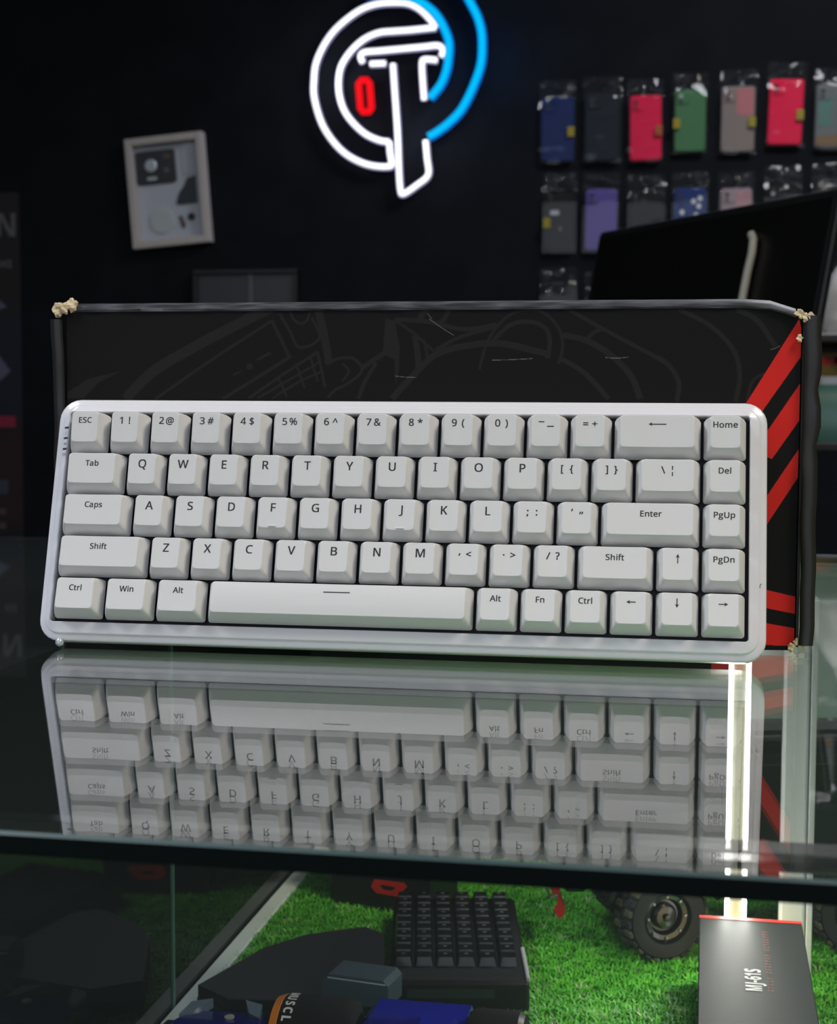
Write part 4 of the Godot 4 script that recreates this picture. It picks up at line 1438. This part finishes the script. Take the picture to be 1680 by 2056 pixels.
func crawler() -> void:
	# local x runs to the tail, +z is the side that faces the shop
	var turn := deg_to_rad(16.0)
	var t := thing("crawler_car", "black toy crawler car with knobbly tyres and red winch hook", "toy car", at(-0.0235, TURF - 0.004, -0.962, turn))
	var r := 0.0275
	var w := 0.021
	for q in [[0.0, 0.0, 1.0], [0.125, 0.0, 1.0], [0.0, -0.078, -1.0], [0.125, -0.078, -1.0]]:
		wheel(t, Transform3D(Basis(Vector3.UP, (0.0 if q[2] > 0 else PI) + (0.24 if q[0] == 0.0 else 0.0)), Vector3(q[0], r + 0.002, q[1])), r, w)
	for x in [0.0, 0.125]:
		part(t, "axle", sh().tube(PackedVector3Array([Vector3(x, r, -0.012), Vector3(x, r, -0.066)]), 0.0055, 10), M.rim_black)
	part(t, "chassis", sh().box(Vector3(0.18, 0.016, 0.034), Vector3(0.057, 0.044, -0.039), 0.002), M.plastic_black)
	var side := v2([[-0.045, 0.058], [-0.036, 0.05], [0.17, 0.05], [0.172, 0.085], [0.16, 0.128], [0.05, 0.13], [0.028, 0.094], [-0.04, 0.088]])
	part(t, "body", sh().prism(side, -0.072, -0.006), mat("crawler_body", Color(0.09, 0.095, 0.1), 0.3))
	for x in [0.062, 0.118]:
		part(t, "side_window", sh().box(Vector3(0.046, 0.026, 0.001), Vector3(x, 0.109, -0.0056), 0.0003), M.screen_black)
	for x in [0.0, 0.125]:
		var arch := sh()
		var rr: Array = []
		for k in 9:
			var a := PI * (0.08 + 0.84 * k / 8.0)
			var c := Vector3(x + cos(a) * 0.034, r + 0.004 + sin(a) * 0.034, 0)
			rr.append(PackedVector3Array([c + Vector3(0, 0, -0.012), c + Vector3(cos(a), sin(a), 0) * 0.003 + Vector3(0, 0, -0.012), c + Vector3(cos(a), sin(a), 0) * 0.003 + Vector3(0, 0, 0.008), c + Vector3(0, 0, 0.008)]))
		arch.loft(rr)
		part(t, "wheel_arch", arch, M.plastic_black)
	part(t, "roof_rack", sh().box(Vector3(0.1, 0.004, 0.06), Vector3(0.105, 0.136, -0.039), 0.001).box(Vector3(0.1, 0.003, 0.003), Vector3(0.105, 0.142, -0.009)).box(Vector3(0.004, 0.006, 0.004), Vector3(0.058, 0.139, -0.009)).box(Vector3(0.004, 0.006, 0.004), Vector3(0.152, 0.139, -0.009)).box(Vector3(0.004, 0.008, 0.004), Vector3(0.105, 0.132, -0.039)), M.plastic_black)
	part(t, "bumper", sh().box(Vector3(0.014, 0.012, 0.07), Vector3(-0.054, 0.05, -0.037), 0.002).box(Vector3(0.03, 0.008, 0.02), Vector3(-0.04, 0.047, -0.039), 0.001), M.plastic_black)
	part(t, "winch_roller", sh().tube(PackedVector3Array([Vector3(-0.063, 0.037, -0.05), Vector3(-0.063, 0.037, -0.029)]), 0.0015, 8), M.metal_grey)
	part(t, "winch_bracket", sh().box(Vector3(0.005, 0.008, 0.0016), Vector3(-0.062, 0.039, -0.0285)).box(Vector3(0.005, 0.008, 0.0016), Vector3(-0.062, 0.039, -0.0505)), M.hook_red, Transform3D.IDENTITY, "red bracket")
	part(t, "shackle", sh().tube(PackedVector3Array([Vector3(-0.064, 0.046, -0.022), Vector3(-0.069, 0.041, -0.022), Vector3(-0.067, 0.035, -0.022), Vector3(-0.062, 0.036, -0.022)]), 0.0012, 8).mesh(60), M.metal_grey)
	var hook := sh().prism(v2([[-0.0016, 0.008], [0.0008, 0.0082], [0.0018, 0.004], [0.0042, -0.001], [0.0046, -0.008], [0.0026, -0.0128], [-0.0006, -0.0132], [-0.0034, -0.009], [-0.004, -0.004], [-0.0022, -0.003], [-0.0014, 0.0]]), -0.0014, 0.0014)
	var hk := part(t, "winch_hook", hook, M.hook_red, Transform3D(Basis(Vector3.UP, -0.25), Vector3(-0.0585, 0.0275, -0.033)).scaled_local(Vector3(0.8, 0.74, 0.9)), "red winch hook")
	part(hk, "ring", sh().tube(PackedVector3Array([Vector3(0, 0.008, 0), Vector3(0.0012, 0.0095, 0), Vector3(0, 0.011, 0), Vector3(-0.0012, 0.0095, 0)]), 0.0005, 6, true), M.metal_grey)


func black_keyboard() -> void:
	# its right edge runs from (-0.094, -0.858) back to (-0.121, -1.005)
	var t := thing("black_keyboard", "black keyboard with a white corner strip lying on the turf", "keyboard", at(-0.108, TURF - 0.004, -0.931, deg_to_rad(10.5)))
	part(t, "case", sh().box(Vector3(0.08, 0.02, 0.149), Vector3(-0.04, 0.01, 0), 0.002), M.plastic_black)
	part(t, "corner_strip", sh().box(Vector3(0.0022, 0.003, 0.05), Vector3(-0.0008, 0.0205, 0.048), 0.0006), mat("strip_white", Color(0.66, 0.67, 0.68), 0.5), Transform3D.IDENTITY, "pale strip on the edge")
	part(t, "front_band", sh().box(Vector3(0.05, 0.005, 0.001), Vector3(-0.045, 0.013, 0.0748)), M.panel_slate)
	var cap := sh().loft([lift_y(rrect(0, 0, 0.0056, 0.0056, 0.001, 2), 0.0), lift_y(rrect(0, 0.0004, 0.0042, 0.0044, 0.001, 2), 0.0055)]).mesh()
	var mark := sh().box(Vector3(0.0022, 0.0002, 0.0008), Vector3(0, 0.0057, -0.0016)).mesh()
	for i in 6:
		for j in 10:
			var c := part(t, "keycap", cap, M.rim_black, at(-0.0725 + i * 0.0124, 0.0195, -0.066 + j * 0.0124))
			if (i * 5 + j * 3) % 4 != 0:
				part(c, "legend", mark, M.print_faint)


func logo_box() -> void:
	var t := thing("logo_carton", "black carton with a red slanted ring logo on the turf", "carton", at(-0.2155, TURF - 0.004, -1.015, deg_to_rad(-13.5)))
	part(t, "body", sh().box(Vector3(0.075, 0.075, 0.05), Vector3(0, 0.0375, -0.025), 0.001), M.plastic_black)
	var lg := sh()
	var o := [[-0.011, 0.0], [-0.008, 0.0055], [0.014, 0.0058], [0.0165, 0.0035], [0.009, -0.0045], [-0.007, -0.0042]]
	var i := [[-0.004, 0.0012], [-0.0025, 0.0022], [0.007, 0.0018], [0.0075, 0.0008], [0.004, -0.0012], [-0.0015, -0.0008]]
	var ra := PackedVector3Array()
	var rb := PackedVector3Array()
	for k in 6:
		ra.append(Vector3(o[k][0], o[k][1], 0.0003))
		rb.append(Vector3(i[k][0], i[k][1], 0.0003))
	lg.loft([ra, rb], false, false)
	part(t, "ring_logo", lg, M.logo_red, at(0.0045, 0.0175, 0.0), "red slanted ring logo")


func dark_case() -> void:
	var t := thing("carry_case", "flat black carry case with angled corners lying on the turf by the white strip", "case", at(-0.225, TURF - 0.004, -0.862))
	var p := v2([[-0.054, 0.043], [-0.034, -0.022], [-0.014, -0.05], [0.018, -0.07], [0.032, -0.06], [0.047, 0.012], [0.042, 0.03], [0.02, 0.052], [-0.03, 0.06]])
	var up := Transform3D(Basis(Vector3.RIGHT, PI / 2), Vector3.ZERO)
	part(t, "body", sh().prism(p, -0.019, 0.0, up), M.plastic_black)
	var z := v2([[-0.0545, 0.0432], [-0.0343, -0.0223], [-0.0142, -0.0504], [0.018, -0.0705], [0.0325, -0.0602], [0.0475, 0.012], [0.0424, 0.0303], [0.0202, 0.0524], [-0.0302, 0.0605]])
	part(t, "zip_band", sh().prism(z, -0.012, -0.009, up), M.panel_slate)


func charger() -> void:
	var t := thing("slate_dock", "small blue-grey wedge dock lying on the black carry case", "dock", at(-0.1835, TURF + 0.0152, -0.8185, deg_to_rad(-9.0)))
	var p := v2([[-0.019, 0.0], [0.0195, 0.0], [0.0195, 0.0125], [0.0165, 0.0155], [-0.0155, 0.0155], [-0.019, 0.0115]])
	part(t, "body", sh().prism(p, -0.011, 0.011), M.cap_slate)
	part(t, "edge_highlight", sh().box(Vector3(0.034, 0.0006, 0.0006), Vector3(0.001, 0.0135, 0.0111)), M.alu_white)  # thin white strip painting the highlight along the dock's front


func fat_tyre(t: Node3D, where: Vector3, r: float, w: float, flip: float, ring_text: String, ring_m: Material) -> void:
	# axis along x, lettered face at -x (or +x when flipped)
	var turn := Transform3D(Basis(Vector3.BACK, PI / 2 * flip), where)
	var ty := part(t, "tyre", sh().lathe([[r * 0.5, -w * 0.46], [r * 0.7, -w * 0.5], [r * 0.92, -w * 0.46], [r, -w * 0.34], [r, w * 0.34], [r * 0.92, w * 0.46], [r * 0.7, w * 0.5], [r * 0.5, w * 0.46]], 36, turn, true).mesh(30), M.rubber_black)
	part(t, "rim", sh().lathe([[r * 0.06, w * 0.2], [r * 0.3, w * 0.24], [r * 0.44, w * 0.4], [r * 0.5, w * 0.45], [r * 0.5, -w * 0.45], [r * 0.06, -w * 0.4]], 28, turn, true).mesh(30), M.rim_black)
	part(ty, "sidewall_band", sh().lathe([[r * 0.93, w * 0.462], [r * 0.985, w * 0.375], [r * 0.99, w * 0.38], [r * 0.935, w * 0.47]], 36, turn, true), ring_m)
	for i in ring_text.length():
		var a := -0.12 + i * 0.2
		var out := Vector3(cos(a), 0, sin(a))
		var xf := Transform3D(Basis(Vector3(-sin(a), 0, cos(a)), Vector3(0, -1, 0), out), out * (r + 0.0003) + Vector3(0, w * 0.27, 0))
		part(ty, "lettering", scaled(thick(flat_text(ring_text[i], 4.6, bold, 1.0), 0.1), 0.001), M.letter_white, turn * xf)


func race_car() -> void:
	var t := thing("toy_race_car", "blue toy race car with fat black lettered tyres at the front of the turf", "toy car", at(-0.156, TURF - 0.004, -0.742))
	var r := 0.024
	fat_tyre(t, Vector3(-0.034, r, 0.0), r, 0.044, 1.0, "MUSCLE", M.letter_orange)
	fat_tyre(t, Vector3(0.058, r, 0.0), r, 0.03, -1.0, "", M.panel_slate)
	part(t, "axle", sh().tube(PackedVector3Array([Vector3(-0.03, r, 0), Vector3(0.05, r, 0)]), 0.004, 10), M.metal_grey)
	var body := sh().prism(v2([[-0.012, 0.01], [0.044, 0.01], [0.046, 0.03], [0.042, 0.041], [-0.006, 0.041], [-0.012, 0.034]]), -0.024, -0.004)
	part(t, "body", body, M.paint_blue)
	part(t, "cowl", sh().prism(v2([[0.014, 0.008], [0.042, 0.008], [0.043, 0.036], [0.036, 0.042], [0.02, 0.042], [0.015, 0.034]]), -0.004, 0.11), M.paint_blue)
	part(t, "engine", sh().box(Vector3(0.022, 0.012, 0.03), Vector3(0.002, 0.026, 0.012), 0.002).box(Vector3(0.005, 0.006, 0.026), Vector3(-0.004, 0.034, 0.012), 0.001).box(Vector3(0.005, 0.006, 0.026), Vector3(0.007, 0.034, 0.012), 0.001), M.metal_grey)
	for x in [-0.004, 0.01]:
		part(t, "intake", sh().lathe([[0.0036, 0.0], [0.0036, 0.006], [0.0028, 0.0072], [0.001, 0.0072]], 12), M.hook_red, at(x, 0.036, 0.022), "red intake")
	for s in [-1, 1]:
		part(t, "tyre", sh().lathe([[0.009, -0.009], [0.017, -0.01], [0.019, -0.007], [0.019, 0.007], [0.017, 0.01], [0.009, 0.009]], 24, Transform3D(Basis(Vector3.BACK, PI / 2), Vector3(0.012 + s * 0.045, 0.019, 0.12)), true).mesh(30), M.rubber_black)
	part(t, "front_axle", sh().tube(PackedVector3Array([Vector3(-0.028, 0.019, 0.12), Vector3(0.052, 0.019, 0.12)]), 0.003, 8), M.metal_grey)


func sports_car() -> void:
	var t := thing("toy_sports_car", "deep blue toy sports car at the front corner by the white strip", "toy car", at(-0.241, TURF - 0.004, -0.692, deg_to_rad(4.0)))
	t.scale = Vector3(0.74, 0.95, 0.88)
	# length along z, nose towards the back of the cabinet (-z)
	var rings: Array = []
	for q in [[-0.108, 0.012, 0.008, 0.016], [-0.102, 0.022, 0.006, 0.022], [-0.085, 0.03, 0.005, 0.028], [-0.05, 0.034, 0.005, 0.034], [-0.015, 0.035, 0.005, 0.04], [0.01, 0.034, 0.005, 0.05], [0.05, 0.034, 0.005, 0.052], [0.085, 0.034, 0.006, 0.044], [0.105, 0.03, 0.008, 0.036]]:
		var ring := PackedVector3Array()
		for p in rrect(0, (q[2] + q[3]) / 2, q[1], (q[3] - q[2]) / 2, 0.006, 4):
			ring.append(Vector3(p.x, p.y, q[0]))
		rings.append(ring)
	part(t, "body", sh().loft(rings).mesh(50), M.paint_deep_blue)
	for s in [-1, 1]:
		part(t, "headlamp", sh().prism(v2([[s * 0.012, -0.096], [s * 0.026, -0.09], [s * 0.029, -0.07], [s * 0.02, -0.076]]), -0.0315, -0.026, Transform3D(Basis(Vector3.RIGHT, PI / 2), Vector3.ZERO)), M.headlamp)
		for z in [-0.062, 0.062]:
			part(t, "tyre", sh().lathe([[0.006, -0.005], [0.0135, -0.006], [0.015, -0.004], [0.015, 0.004], [0.0135, 0.006], [0.006, 0.005]], 20, Transform3D(Basis(Vector3.BACK, PI / 2), Vector3(s * 0.032, 0.015, z)), true).mesh(30), M.rubber_black)
	part(t, "badge", sh().lathe([[0.0035, 0.0], [0.0035, 0.0008], [0.001, 0.001]], 16), M.cable_grey, at(0.008, 0.0315, -0.068))
	part(t, "windscreen", sh().box(Vector3(0.05, 0.001, 0.024), Vector3.ZERO, 0.0003), M.screen_black, Transform3D(Basis(Vector3.RIGHT, -0.38), Vector3(0, 0.0462, -0.002)))
